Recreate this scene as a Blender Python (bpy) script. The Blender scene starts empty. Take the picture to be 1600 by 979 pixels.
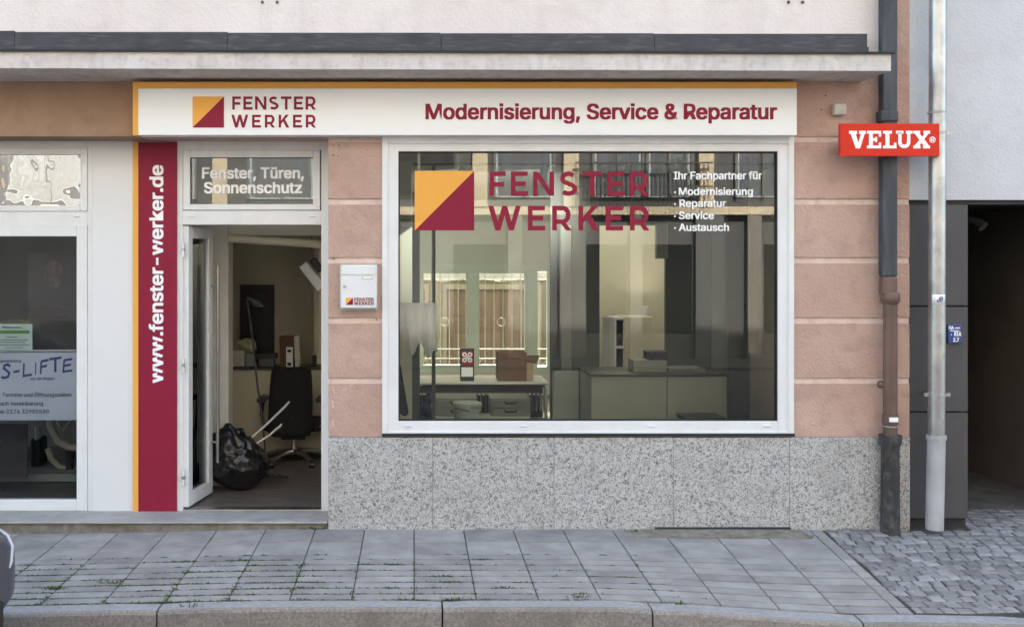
import bpy, bmesh, math, random
from mathutils import Vector, Matrix, noise as mnoise
R = math.radians
random.seed(7)
S = bpy.context.scene
C = S.collection

# ------------------------------------------------------------------ camera
D0 = 7.5                      # camera to facade
F = 215 * D0                  # focal length in photo pixels (1600 px wide)
ZC = 417 / 215                # camera height
cd = bpy.data.cameras.new('camera'); cam = bpy.data.objects.new('camera', cd); C.objects.link(cam)
cam.location = (0, -D0, ZC); cam.rotation_euler = (R(90), 0, 0)
cd.sensor_width = 36; cd.lens = 36 * F / 1600
cd.shift_x = (800 - 647) / 1600; cd.shift_y = -(489.5 - 408) / 1600
cd.clip_start = .05; cd.clip_end = 2000
S.camera = cam
# ------------------------------------------------------------------ light
SUN_EL, SUN_AZ = 40, 12       # azimuth from +Y (behind the shop) towards +X
w = bpy.data.worlds.new('World'); S.world = w; w.use_nodes = True
nt = w.node_tree; bg = nt.nodes['Background']
sk = nt.nodes.new('ShaderNodeTexSky'); sk.sky_type = 'NISHITA'; sk.sun_disc = False
sk.sun_elevation = R(SUN_EL); sk.sun_rotation = R(SUN_AZ)
sk.air_density = 1.0; sk.dust_density = 3.5; sk.ozone_density = .6
tint = nt.nodes.new('ShaderNodeMix'); tint.data_type = 'RGBA'; tint.blend_type = 'MULTIPLY'; tint.inputs[0].default_value = 1
tint.inputs[7].default_value = (1, .965, .86, 1)
nt.links.new(sk.outputs[0], tint.inputs[6]); nt.links.new(tint.outputs[2], bg.inputs[0]); bg.inputs[1].default_value = 0.15
sl = bpy.data.lights.new('sun', 'SUN'); sl.energy = 3.6; sl.angle = R(.5); sl.color = (1, .93, .82)
so = bpy.data.objects.new('sun', sl); C.objects.link(so)
so.rotation_euler = Vector((math.sin(R(SUN_AZ)) * math.cos(R(SUN_EL)), math.cos(R(SUN_AZ)) * math.cos(R(SUN_EL)), math.sin(R(SUN_EL)))).to_track_quat('Z', 'Y').to_euler()
so.location = (0, 0, 30)
S.view_settings.view_transform = 'Standard'; S.view_settings.look = 'None'
S.view_settings.gamma = 1; S.view_settings.exposure = 2.86
S.render.engine = 'CYCLES'
S.cycles.max_bounces = 10; S.cycles.diffuse_bounces = 5; S.cycles.glossy_bounces = 4; S.cycles.transparent_max_bounces = 16
S.cycles.sample_clamp_indirect = 5
S.cycles.use_denoising = True

# ------------------------------------------------------------------ materials
def mat(name, col, rough=.6, col2=None, scale=8, bump=0, bscale=None, metal=0, lo=.35, hi=.65, detail=4, dist=0, spec=.5,
        island=0, stretch=None, streak=None, coat=0, dirt=None):
    m = bpy.data.materials.new(name); m.use_nodes = True
    n = m.node_tree.nodes; l = m.node_tree.links; p = n['Principled BSDF']
    p.inputs['Roughness'].default_value = rough; p.inputs['Metallic'].default_value = metal
    p.inputs['Specular IOR Level'].default_value = spec; p.inputs['Coat Weight'].default_value = coat
    p.inputs['Base Color'].default_value = (*col, 1)
    tc = n.new('ShaderNodeTexCoord'); vec = tc.outputs['Object']
    if stretch:
        mp = n.new('ShaderNodeMapping'); mp.inputs['Scale'].default_value = stretch
        l.new(vec, mp.inputs[0]); vec = mp.outputs[0]
    out = None
    if col2:
        t = n.new('ShaderNodeTexNoise'); t.inputs['Scale'].default_value = scale; t.inputs['Detail'].default_value = detail
        t.inputs['Distortion'].default_value = dist; l.new(vec, t.inputs[0])
        r = n.new('ShaderNodeValToRGB'); r.color_ramp.elements[0].position = lo; r.color_ramp.elements[1].position = hi
        r.color_ramp.elements[0].color = (*col, 1); r.color_ramp.elements[1].color = (*col2, 1)
        l.new(t.outputs[0], r.inputs[0]); out = r.outputs[0]
    def mixin(out, fac, c):
        x = n.new('ShaderNodeMix'); x.data_type = 'RGBA'; l.new(fac, x.inputs[0])
        if out: l.new(out, x.inputs[6])
        else: x.inputs[6].default_value = (*col, 1)
        x.inputs[7].default_value = (*c, 1); return x.outputs[2]
    for spec_ in (streak, dirt):
        if spec_:
            c3, sc3, amt, st3 = spec_
            mp = n.new('ShaderNodeMapping'); mp.inputs['Scale'].default_value = st3; l.new(tc.outputs['Object'], mp.inputs[0])
            t = n.new('ShaderNodeTexNoise'); t.inputs['Scale'].default_value = sc3; t.inputs['Detail'].default_value = 6; l.new(mp.outputs[0], t.inputs[0])
            mr = n.new('ShaderNodeMapRange'); mr.inputs[1].default_value = .5; mr.inputs[2].default_value = .78; mr.inputs[4].default_value = amt
            l.new(t.outputs[0], mr.inputs[0]); out = mixin(out, mr.outputs[0], c3)
    if island:
        g = n.new('ShaderNodeNewGeometry'); hs = n.new('ShaderNodeHueSaturation')
        mr = n.new('ShaderNodeMapRange'); mr.inputs[3].default_value = 1 - island; mr.inputs[4].default_value = 1 + island
        l.new(g.outputs['Random Per Island'], mr.inputs[0]); l.new(mr.outputs[0], hs.inputs['Value'])
        if out: l.new(out, hs.inputs['Color'])
        else: hs.inputs['Color'].default_value = (*col, 1)
        out = hs.outputs[0]
    if out: l.new(out, p.inputs['Base Color'])
    if bump:
        t = n.new('ShaderNodeTexNoise'); t.inputs['Scale'].default_value = bscale or scale * 4; t.inputs['Detail'].default_value = 5
        l.new(vec, t.inputs[0]); b = n.new('ShaderNodeBump'); b.inputs['Strength'].default_value = bump; b.inputs['Distance'].default_value = .01
        l.new(t.outputs[0], b.inputs['Height']); l.new(b.outputs[0], p.inputs['Normal'])
    return m

def glass(name, tint=(.93, .95, .93), f0=.04, boost=1.0, rough=0, wave=0, wscale=3):
    m = bpy.data.materials.new(name); m.use_nodes = True
    n = m.node_tree.nodes; l = m.node_tree.links; n.remove(n['Principled BSDF'])
    tr = n.new('ShaderNodeBsdfTransparent'); tr.inputs[0].default_value = (*tint, 1)
    gl = n.new('ShaderNodeBsdfAnisotropic') if False else n.new('ShaderNodeBsdfGlossy'); gl.inputs['Roughness'].default_value = rough
    fr = n.new('ShaderNodeFresnel'); fr.inputs[0].default_value = 1.5
    mu = n.new('ShaderNodeMath'); mu.operation = 'MULTIPLY_ADD'; mu.use_clamp = True
    mu.inputs[1].default_value = boost; mu.inputs[2].default_value = f0 - .04
    l.new(fr.outputs[0], mu.inputs[0])
    mx = n.new('ShaderNodeMixShader'); l.new(mu.outputs[0], mx.inputs[0]); l.new(tr.outputs[0], mx.inputs[1]); l.new(gl.outputs[0], mx.inputs[2])
    l.new(mx.outputs[0], n['Material Output'].inputs[0])
    if wave:
        tc = n.new('ShaderNodeTexCoord'); t = n.new('ShaderNodeTexNoise'); t.inputs['Scale'].default_value = wscale; t.inputs['Detail'].default_value = 1
        l.new(tc.outputs['Object'], t.inputs[0]); b = n.new('ShaderNodeBump'); b.inputs['Strength'].default_value = wave; b.inputs['Distance'].default_value = .1
        l.new(t.outputs[0], b.inputs['Height']); l.new(b.outputs[0], gl.inputs['Normal'])
    return m

M = {}
M['pink'] = mat('pink_stucco', (.50, .33, .265), .9, (.56, .385, .315), 2.5, .9, 55, dirt=((.36, .24, .19), 9, .55, (1, 1, 1)), streak=((.60, .42, .35), 2.2, .6, (1.6, 1, .5)))
M['brown'] = mat('ochre_stucco', (.34, .215, .145), .9, (.40, .26, .18), 3, .45, 80, dirt=((.26, .15, .10), 7, .5, (1, 1, 1)))
M['band'] = mat('pale_band_paint', (.76, .61, .53), .85, (.68, .53, .46), 6, .3, 60, dirt=((.42, .30, .24), 14, .6, (1, 1, 1)))
M['upper'] = mat('pale_render', (.80, .725, .68), .9, (.75, .67, .63), 1.6, .5, 45, dirt=((.5, .43, .40), 5, .3, (1, 1, 2)), streak=((.62, .54, .52), 1.5, .5, (3, 3, .35)))
M['canopy'] = mat('canopy_paint', (.70, .66, .63), .8, (.60, .56, .53), 4, .25, 60, streak=((.38, .34, .32), 5, .55, (3, 1, .6)), dirt=((.36, .33, .31), 22, .5, (1, 1, 1)))
M['sheet'] = mat('dark_sheet_metal', (.032, .033, .039), .6, (.05, .052, .06), 5, .1, 30, dirt=((.26, .25, .22), 14, .28, (.5, 1, 3)))
M['white'] = mat('white_pvc', (.80, .80, .80), .35, (.76, .76, .755), 3, dirt=((.58, .57, .54), 10, .25, (1, 1, .3)))
M['panel'] = mat('pale_grey_panel', (.77, .77, .775), .4, (.755, .755, .76), 2)
M['signwhite'] = mat('sign_white', (.92, .92, .92), .5, (.90, .90, .90), 2, spec=.2)
M['orange'] = mat('sign_orange', (.88, .43, .085), .4, (.86, .415, .08), 3, spec=.15)
M['maroon'] = mat('sign_maroon', (.285, .022, .052), .4, (.265, .02, .047), 3, spec=.12)
M['red'] = mat('sign_red', (.68, .04, .02), .4, (.64, .036, .018), 3, spec=.15)
M['letter_white'] = mat('letter_white', (.95, .95, .95), .4)
M['granite'] = mat('granite', (.15, .15, .15), .65, (.52, .51, .495), 52, .25, 60, lo=.36, hi=.545, detail=2.5, dist=1.6, dirt=((.30, .27, .24), 3.5, .5, (1, 1, 1)))
M['joint'] = mat('mortar_dark', (.09, .085, .08), .95, (.16, .15, .13), 20)
M['rubber'] = mat('black_rubber', (.02, .02, .02), .7)
M['black_plastic'] = mat('black_plastic', (.012, .012, .013), .45, (.02, .02, .02), 10)
M['fabric'] = mat('black_fabric', (.010, .010, .011), .95, (.018, .018, .018), 90, .3, 200)
M['bag'] = mat('bin_bag_plastic', (.008, .008, .009), .27, (.014, .014, .014), 6, .4, 14)
M['steel'] = mat('brushed_steel', (.55, .54, .52), .35, (.48, .47, .46), 20, metal=1)
M['zinc'] = mat('zinc_pipe', (.58, .58, .57), .38, (.42, .42, .43), 5, .08, 30, metal=.85, streak=((.72, .69, .62), 6, .6, (1, 1, .15)), dirt=((.24, .23, .22), 18, .6, (1, 1, .5)))
M['zincgrey'] = mat('grey_painted_pipe', (.46, .455, .46), .55, (.38, .375, .38), 5, .05, 30, dirt=((.25, .24, .23), 10, .5, (1, 1, .4)))
M['blackpipe'] = mat('slate_paint_pipe', (.045, .054, .064), .6, (.034, .04, .047), 4, .1, 30, streak=((.13, .14, .15), 6, .6, (2, 2, .3)))
M['brownpipe'] = mat('copper_brown_pipe', (.16, .095, .068), .5, (.115, .07, .055), 5, .1, 30, streak=((.28, .20, .16), 5, .5, (2, 2, .2)))
M['castiron'] = mat('cast_iron', (.035, .035, .036), .6, (.055, .052, .05), 10, .4, 25, dirt=((.20, .19, .17), 22, .6, (1, 1, .6)))
M['slab'] = mat('paving_slab', (.262, .247, .238), .8, (.335, .318, .305), 5, .35, 90, island=.13, dirt=((.17, .165, .165), 3.2, .65, (1, 1, 1)), streak=((.42, .41, .42), 9, .4, (1, 1, 1)))
_n = M['slab'].node_tree; _p = _n.nodes['Principled BSDF']; _src = _p.inputs['Base Color'].links[0].from_socket     # gum spots and small stains
_t = _n.nodes.new('ShaderNodeTexVoronoi'); _t.inputs['Scale'].default_value = 5.5; _tc = _n.nodes.new('ShaderNodeTexCoord'); _n.links.new(_tc.outputs['Object'], _t.inputs['Vector'])
_r = _n.nodes.new('ShaderNodeMapRange'); _r.inputs[1].default_value = .045; _r.inputs[2].default_value = .075; _r.inputs[3].default_value = .5; _r.inputs[4].default_value = 0; _n.links.new(_t.outputs['Distance'], _r.inputs[0])
_x = _n.nodes.new('ShaderNodeMix'); _x.data_type = 'RGBA'; _x.inputs[7].default_value = (.12, .115, .11, 1); _n.links.new(_r.outputs[0], _x.inputs[0]); _n.links.new(_src, _x.inputs[6]); _n.links.new(_x.outputs[2], _p.inputs['Base Color'])
M['sett'] = mat('granite_sett', (.20, .192, .195), .75, (.29, .28, .28), 9, .5, 60, island=.28, dirt=((.14, .13, .125), 4, .5, (1, 1, 1)))
M['sand'] = mat('joint_sand', (.04, .037, .032), .95, (.075, .07, .055), 14, .5, 60)
M['kerb'] = mat('kerb_granite', (.20, .175, .155), .8, (.33, .30, .275), 70, .4, 90, lo=.3, hi=.7, island=.08, dirt=((.15, .13, .115), 5, .6, (1, 1, 1)))
M['kerbtop'] = mat('kerb_worn_top', (.28, .275, .28), .75, (.36, .355, .36), 30, .3, 90, dirt=((.22, .21, .20), 6, .5, (1, 1, 1)))
M['asphalt'] = mat('asphalt', (.045, .045, .047), .9, (.07, .07, .07), 60, .5, 120)
M['concrete'] = mat('step_concrete', (.17, .145, .115), .9, (.27, .245, .21), 14, .6, 50, dirt=((.10, .11, .05), 5, .6, (1, 1, 1)))
M['stepstone'] = mat('step_slate', (.33, .32, .31), .7, (.42, .41, .39), 6, .2, 60, dirt=((.2, .19, .18), 9, .5, (1, 1, 1)))
M['weed'] = mat('weed_green', (.05, .075, .02), .7, (.10, .13, .035), 12, island=.4)
M['moss'] = mat('moss', (.075, .078, .028), .95, (.05, .075, .02), 30, .8, 90)
M['neighbour'] = mat('cool_grey_render', (.61, .61, .63), .9, (.575, .575, .595), 1.8, .45, 55, dirt=((.45, .45, .47), 6, .35, (1, 1, 1)))
M['cladding'] = mat('anthracite_panel', (.068, .062, .064), .5, (.078, .072, .074), 3, .04, 60)
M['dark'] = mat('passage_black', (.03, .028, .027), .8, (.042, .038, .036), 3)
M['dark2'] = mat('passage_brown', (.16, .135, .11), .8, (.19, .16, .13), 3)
M['wood_floor'] = mat('grey_wood_floor', (.11, .095, .082), .45, (.17, .15, .13), 5, .2, 20, stretch=(.8, 7, 1), lo=.4, hi=.6)
M['int_wall'] = mat('interior_cream', (.68, .62, .48), .85, (.63, .575, .44), 2.5, .15, 30)
M['int_white'] = mat('interior_white', (.66, .64, .58), .85, (.60, .58, .52), 3, .15, 30)
M['int_green'] = mat('interior_sage', (.74, .75, .64), .85, (.70, .71, .60), 2, .1, 30)
M['int_grey'] = mat('interior_grey', (.135, .14, .135), .6, (.12, .125, .12), 2)
M['int_grey2'] = mat('interior_light_grey', (.27, .29, .27), .6, (.25, .27, .25), 2)
M['int_grey3'] = mat('counter_grey_green', (.42, .43, .37), .6, (.39, .40, .345), 2)
M['ceiling'] = mat('ceiling_grey', (.36, .36, .36), .8, (.33, .33, .33), 2)
M['carton'] = mat('brown_cardboard', (.16, .085, .055), .85, (.13, .07, .048), 8)
M['carton_in'] = mat('light_cardboard', (.45, .34, .20), .85, (.40, .30, .18), 8)
M['bucket'] = mat('pale_bucket', (.60, .68, .66), .4, (.57, .65, .63), 5)
M['desk'] = mat('desk_grey', (.62, .62, .55), .5, (.58, .58, .52), 4)
M['dklam'] = mat('dark_laminate', (.05, .05, .045), .5, (.07, .07, .06), 4)
M['drawer'] = mat('drawer_grey', (.36, .37, .34), .5, (.33, .34, .31), 4)
M['radiator'] = mat('radiator_paint', (.42, .41, .37), .5, (.38, .37, .33), 6)
M['sage_frame'] = mat('sage_window_frame', (.68, .75, .63), .5, (.64, .71, .59), 4)
M['grille'] = mat('white_grille', (.25, .24, .20), .5, (.22, .21, .17), 9)
M['yard'] = mat('yard_cream', (.20, .185, .135), .9, (.18, .165, .12), 1.5, .2, 30)
M['curtain'] = mat('brown_curtain', (.13, .094, .068), .9, (.09, .066, .048), 3, stretch=(5, 1, .1), lo=.4, hi=.6)
M['slatgrey'] = mat('roof_grey', (.10, .10, .10), .8, (.14, .13, .13), 5)
M['cream_op'] = mat('opposite_cream', (.60, .52, .38), .9, (.54, .465, .34), 1.5)
M['grey_op'] = mat('opposite_grey', (.085, .088, .095), .9, (.10, .10, .105), 1.5)
M['op_pier'] = mat('opposite_pier', (.19, .185, .17), .9, (.16, .155, .145), 1.5)
M['op_pier2'] = mat('opposite_pier_dark', (.12, .125, .13), .9, (.10, .105, .11), 1.5)
M['passage_floor_m'] = mat('passage_concrete', (.12, .115, .11), .8, (.18, .17, .16), 4, .3, 60, dirt=((.05, .05, .05), 3, .7, (1, 1, 1)))
M['bluecurt'] = mat('net_curtain', (.50, .56, .62), .9, (.30, .34, .39), 3, stretch=(10, 1, .2))
M['poster_dark'] = mat('poster_dark', (.05, .05, .055), .6, (.065, .062, .065), 5)
M['poster_skin'] = mat('poster_portrait', (.15, .125, .11), .6, (.06, .05, .045), 16)
M['poster_txt'] = mat('poster_text', (.12, .12, .13), .5)
M['sign_grey'] = mat('banner_grey_blue', (.52, .55, .62), .6, (.48, .51, .58), 3)
M['ink_blue'] = mat('ink_blue', (.045, .075, .19), .6)
M['ink_grey'] = mat('ink_grey', (.11, .11, .135), .6)
M['notice'] = mat('mint_paper', (.52, .64, .56), .7, (.48, .60, .53), 5)
M['green_ink'] = mat('green_ink', (.14, .25, .06), .7)
M['brass'] = mat('satin_gold_rail', (.62, .54, .38), .4, (.52, .45, .31), 9, metal=.1)
M['blueplate'] = mat('enamel_blue', (.035, .055, .23), .3, (.05, .07, .26), 8)
M['beige_plastic'] = mat('beige_plastic', (.62, .57, .50), .5, (.50, .45, .39), 12)
M['car'] = mat('graphite_car_paint', (.04, .042, .058), .45, (.05, .052, .07), 3, coat=.3)
M['car_glass'] = mat('car_glass', (.01, .012, .014), .08)
M['lamp_glass'] = mat('headlight_lens', (.45, .46, .5), .15, coat=1)
M['stick'] = mat('pale_stick', (.60, .58, .50), .7, (.5, .48, .42), 10)
M['hedge'] = mat('green_plastic', (.30, .36, .18), .5, (.45, .45, .30), 14)
M['binder'] = mat('binder_black', (.02, .02, .022), .6)
M['purple'] = mat('dark_violet_box', (.055, .045, .09), .7)
M['vehicle_white'] = mat('reflection_white', (.88, .88, .88), .6, (.84, .84, .84), 4)
M['coat'] = mat('navy_cloth', (.02, .02, .03), .9, (.03, .03, .045), 8, .3, 30)
M['blueitem'] = mat('blue_cloth', (.07, .08, .17), .9, (.04, .04, .08), 14)
M['glass'] = glass('shop_glass', (.93, .95, .93), f0=.065, boost=1.15)
M['glass_l'] = glass('tinted_glass', (.90, .92, .94), f0=.04, boost=.55)
M['glass_clear'] = glass('clear_glass', (.97, .98, .97))
M['foil'] = glass('mirror_foil', (.35, .35, .38), f0=.42, boost=1, wave=.02, wscale=7)
M['pane_op'] = glass('sun_glass', (.95, .95, .95), f0=.08, boost=1, rough=0)
M['plinthjoint'] = mat('plinth_joint', (.20, .19, .18), .9)

# ------------------------------------------------------------------ helpers
WORLD = {}
def P(px, py, Y=0.0):
    k = (D0 + Y) / F
    return Vector(((px - 647) * k, Y, ZC + (408 - py) * k))
def PX(px, Y=0.0): return (px - 647) * (D0 + Y) / F
def PZ(py, Y=0.0): return ZC + (408 - py) * (D0 + Y) / F

def tag(o, label=None, cat=None, group=None, kind=None):
    if label: o['label'] = label
    if cat: o['category'] = cat
    if group: o['group'] = group
    if kind: o['kind'] = kind
    return o
def thing(name, loc, label, cat, group=None):
    o = bpy.data.objects.new(name, None); C.objects.link(o); o.location = loc; o.empty_display_size = .2
    WORLD[o.name] = Vector(loc)
    return tag(o, label, cat, group)

class MB:
    def __init__(s): s.bm = bmesh.new(); s.mats = []
    def mi(s, m):
        m = M[m] if isinstance(m, str) else m
        if m not in s.mats: s.mats.append(m)
        return s.mats.index(m)
    def faces(s, vs, fs, m='white', smooth=False):
        k = s.mi(m); bv = [s.bm.verts.new(v) for v in vs]
        for f in fs:
            try: q = s.bm.faces.new([bv[i] for i in f]); q.material_index = k; q.smooth = smooth
            except ValueError: pass
        return s
    def box(s, x0, x1, y0, y1, z0, z1, m='white', rot=None, ctr=None):
        vs = [Vector((x, y, z)) for x in (x0, x1) for y in (y0, y1) for z in (z0, z1)]
        if rot:
            c = ctr or Vector(((x0 + x1) / 2, (y0 + y1) / 2, (z0 + z1) / 2))
            vs = [rot @ (v - c) + c for v in vs]
        return s.faces(vs, [(0, 1, 3, 2), (4, 6, 7, 5), (0, 4, 5, 1), (2, 3, 7, 6), (0, 2, 6, 4), (1, 5, 7, 3)], m)
    def pbox(s, px0, py0, px1, py1, Y, depth, m='white'):
        a = P(px0, py1, Y); b = P(px1, py0, Y)
        return s.box(a.x, b.x, Y, Y + depth, a.z, b.z, m)
    def ring(s, px0, py0, px1, py1, wl, wt, wr, wb, Y, depth, m='white'):
        """picture-frame of four members (pixel widths)"""
        s.pbox(px0, py0, px0 + wl, py1, Y, depth, m); s.pbox(px1 - wr, py0, px1, py1, Y, depth, m)
        if wt: s.pbox(px0 + wl, py0, px1 - wr, py0 + wt, Y, depth, m)
        if wb: s.pbox(px0 + wl, py1 - wb, px1 - wr, py1, Y, depth, m)
        return s
    def prism(s, pts, y0, y1, m='white'):
        """polygon in XZ extruded along Y"""
        n = len(pts); vs = [Vector((p[0], y0, p[1])) for p in pts] + [Vector((p[0], y1, p[1])) for p in pts]
        return s.faces(vs, [tuple(range(n)), tuple(range(2 * n - 1, n - 1, -1))] + [(i, (i + 1) % n, n + (i + 1) % n, n + i) for i in range(n)], m)
    def tube(s, pts, r, m='white', seg=12, cap=True, sx=1.0):
        pts = [Vector(p) for p in pts]; rs = r if isinstance(r, (list, tuple)) else [r] * len(pts)
        rings = []; up0 = None
        for i, p in enumerate(pts):
            d = (pts[min(i + 1, len(pts) - 1)] - pts[max(i - 1, 0)])
            if d.length < 1e-9: d = Vector((0, 0, 1))
            d.normalize()
            if up0 is None or abs(up0.dot(d)) > .98: up0 = Vector((0, 1, 0)) if abs(d.y) < .9 else Vector((1, 0, 0))
            a = d.cross(up0).normalized(); b = a.cross(d).normalized(); up0 = b
            rings.append([p + (a * math.cos(t) * sx + b * math.sin(t)) * rs[i] for t in [2 * math.pi * k / seg for k in range(seg)]])
        vs = [v for q in rings for v in q]; n = seg
        fs = [(i * n + k, i * n + (k + 1) % n, (i + 1) * n + (k + 1) % n, (i + 1) * n + k) for i in range(len(rings) - 1) for k in range(n)]
        s.faces(vs, fs, m, True)
        if cap: 
            s.faces(rings[0], [tuple(range(n))], m); s.faces(rings[-1], [tuple(range(n))], m)
        return s
    def build(s, name, parent=None, bevel=0, origin=None, smooth=None, seg=2):
        me = bpy.data.meshes.new(name); bmesh.ops.recalc_face_normals(s.bm, faces=s.bm.faces[:])
        vs = [v.co for v in s.bm.verts]
        if parent is not None: o0 = WORLD[parent.name]
        elif origin is not None: o0 = Vector(origin)
        else:
            o0 = Vector((sum(v.x for v in vs) / len(vs), sum(v.y for v in vs) / len(vs), min(v.z for v in vs)))
        o0 = o0.copy()
        for v in s.bm.verts: v.co -= o0
        s.bm.to_mesh(me); s.bm.free()
        for m in s.mats: me.materials.append(m)
        o = bpy.data.objects.new(name, me); C.objects.link(o); WORLD[o.name] = o0
        if parent is not None: o.parent = parent
        else: o.location = o0
        if bevel:
            b = o.modifiers.new('bevel', 'BEVEL'); b.width = bevel; b.segments = seg; b.limit_method = 'ANGLE'; b.angle_limit = R(40)
            b.harden_normals = False
        return o

# ---- lettering (the sans face that ships with Blender; the built-in one if it is not there)
FONT = None
try:
    import os
    _p = os.path.join(bpy.utils.system_resource('DATAFILES'), 'fonts', 'Inter.woff2')
    if os.path.exists(_p): FONT = bpy.data.fonts.load(_p)
except Exception:
    FONT = None
def text_mb(mb, s, x0, x1, zb, cap, y, m, bold=.0, thick=.0015, align='fit', rot90=False, shear=0):
    """writing with its baseline at zb and capitals `cap` high, spanning x0..x1 (or vertical when rot90)"""
    cu = bpy.data.curves.new('t', 'FONT'); cu.body = s; cu.size = 1; cu.offset = 0; FONT and setattr(cu, 'font', FONT); cu.resolution_u = 4; cu.shear = shear
    o = bpy.data.objects.new('t', cu); C.objects.link(o)
    dg = bpy.context.evaluated_depsgraph_get(); dg.update()
    me = bpy.data.meshes.new_from_object(o.evaluated_get(dg))
    xs = [v.co.x for v in me.vertices]
    cu.body = 'H'; dg.update(); mh = bpy.data.meshes.new_from_object(o.evaluated_get(dg)); ch = max(v.co.y for v in mh.vertices)
    sy = cap / ch
    w0 = max(xs) - min(xs)
    if align == 'fit': sx = (x1 - x0) / w0; ox = x0 - min(xs) * sx
    elif align == 'right': sx = sy * .95; ox = x1 - max(xs) * sx
    else: sx = sy * .95; ox = x0 - min(xs) * sx
    vs = []
    for v in me.vertices:
        a, b = v.co.x * sx + ox, v.co.y * sy
        vs.append(Vector((zb - b, y, a)) if rot90 else Vector((a, y, zb + b)))
    vs0 = vs; fs = [tuple(p.vertices) for p in me.polygons]
    n = len(vs); ed = {}
    for f in fs:
        for i in range(len(f)):
            e = (f[i], f[(i + 1) % len(f)]); k = tuple(sorted(e)); ed[k] = None if k in ed else e
    side = [(e[0], e[1], e[1] + n, e[0] + n) for e in ed.values() if e]
    e_ = bold * sy * 1.0
    for i, (dx, dz) in enumerate(((-1, -.6), (1, .6), (-1, .6), (1, -.6), (0, 0)) if bold else ((0, 0),)):
        of = Vector((dz * e_, 0, dx * e_)) if rot90 else Vector((dx * e_, 0, dz * e_))
        mb.faces([v + of - Vector((0, thick + .00025 * i, 0)) for v in vs0] + [v + of for v in vs0], side, m)
        tv = []; tf = []
        for q_, f in enumerate(fs):      # overlapping contours: every facet on its own level, a few microns apart
            dy = thick + .00025 * i + 4e-6 * (q_ % 50); tf.append(tuple(range(len(tv), len(tv) + len(f)))); tv += [vs0[a] + of - Vector((0, dy, 0)) for a in f]
        mb.faces(tv, tf, m)
    bpy.data.objects.remove(o); bpy.data.curves.remove(cu); bpy.data.meshes.remove(me); bpy.data.meshes.remove(mh)
    return mb

def stroke(mb, path, t, fx, fz, y, m, thick=.0015, clamp=True):
    """constant-width stroke along a path in letter units (height 1), mapped by fx, fz"""
    L = []; Rr = []; n = len(path); closed = path[0] == path[-1]
    P2 = [Vector(p) for p in path]
    for i in range(n):
        if closed: a = P2[i - 1] if i else P2[n - 2]; b = P2[(i + 1) % n] if i < n - 1 else P2[1]
        else: a = P2[max(i - 1, 0)]; b = P2[min(i + 1, n - 1)]
        d1 = (P2[i] - a); d2 = (b - P2[i])
        if d1.length < 1e-9: d1 = d2
        if d2.length < 1e-9: d2 = d1
        d1.normalize(); d2.normalize(); n1 = Vector((-d1.y, d1.x)); n2 = Vector((-d2.y, d2.x))
        q = (n1 + n2); q.normalize(); k = t / 2 / max(q.dot(n1), .35)
        L.append(P2[i] + q * k); Rr.append(P2[i] - q * k)
    def c(v): return (v.x, min(1, max(0, v.y)) if clamp else v.y)
    L = [c(v) for v in L]; Rr = [c(v) for v in Rr]
    vs = [Vector((fx(p[0]), y - thick, fz(p[1]))) for p in L + Rr] + [Vector((fx(p[0]), y, fz(p[1]))) for p in L + Rr]
    fs = []
    for i in range(n - 1): fs.append((i, i + 1, n + i + 1, n + i)); fs.append((2 * n + i, i, i + 1, 2 * n + i + 1)); fs.append((3 * n + i, n + i, n + i + 1, 3 * n + i + 1))
    fs.append((0, n, 3 * n, 2 * n)); fs.append((n - 1, 2 * n - 1, 4 * n - 1, 3 * n - 1))
    mb.faces(vs, fs, m)

def arc(cx, cy, rx, ry, a0, a1, k=10):
    return [(cx + rx * math.cos(R(a0 + (a1 - a0) * i / k)), cy + ry * math.sin(R(a0 + (a1 - a0) * i / k))) for i in range(k + 1)]
T = .188; h = T / 2
def glyph(c):
    if c == 'F': return .66, [[(h, 0), (h, 1)], [(T, 1 - h), (.66, 1 - h)], [(T, .47), (.60, .47)]]
    if c == 'E': return .70, [[(h, 0), (h, 1)], [(T, 1 - h), (.69, 1 - h)], [(T, .5), (.62, .5)], [(T, h), (.70, h)]]
    if c == 'N': return .86, [[(h, 0), (h, 1)], [(.86 - h, 0), (.86 - h, 1)], ('poly', (0, 1), (.21, 1), (.86, 0), (.65, 0))]
    if c == 'T': return .80, [[(0, 1 - h), (.80, 1 - h)], [(.40, 0), (.40, 1 - T)]]
    if c == 'S':
        return .74, [arc(.375, .715, .25, .19, 38, 180, 9) + arc(.375, .715, .25, .19, 200, 262, 4) + arc(.375, .285, .265, .19, 75, -20, 8) + arc(.375, .285, .265, .19, -35, -145, 8)]
    if c == 'R':
        return .78, [[(h, 0), (h, 1)], [(T, 1 - h), (.42, 1 - h)] + arc(.42, .635, .235, .28, 84, -84, 10) + [(.42, .355), (T, .355)], ('poly', (.30, .36), (.52, .36), (.79, 0), (.56, 0))]
    if c == 'K': return .82, [[(h, 0), (h, 1)], ('poly', (.17, .27), (.17, .52), (.55, 1), (.79, 1)), ('poly', (.30, .56), (.46, .70), (.83, 0), (.59, 0))]
    if c == 'W': return 1.32, [('poly', (0, 1), (.205, 1), (.49, 0), (.285, 0)), ('poly', (.285, 0), (.49, 0), (.76, 1), (.56, 1)), ('poly', (.56, 1), (.76, 1), (1.035, 0), (.83, 0)), ('poly', (.83, 0), (1.035, 0), (1.32, 1), (1.115, 1))]
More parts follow.
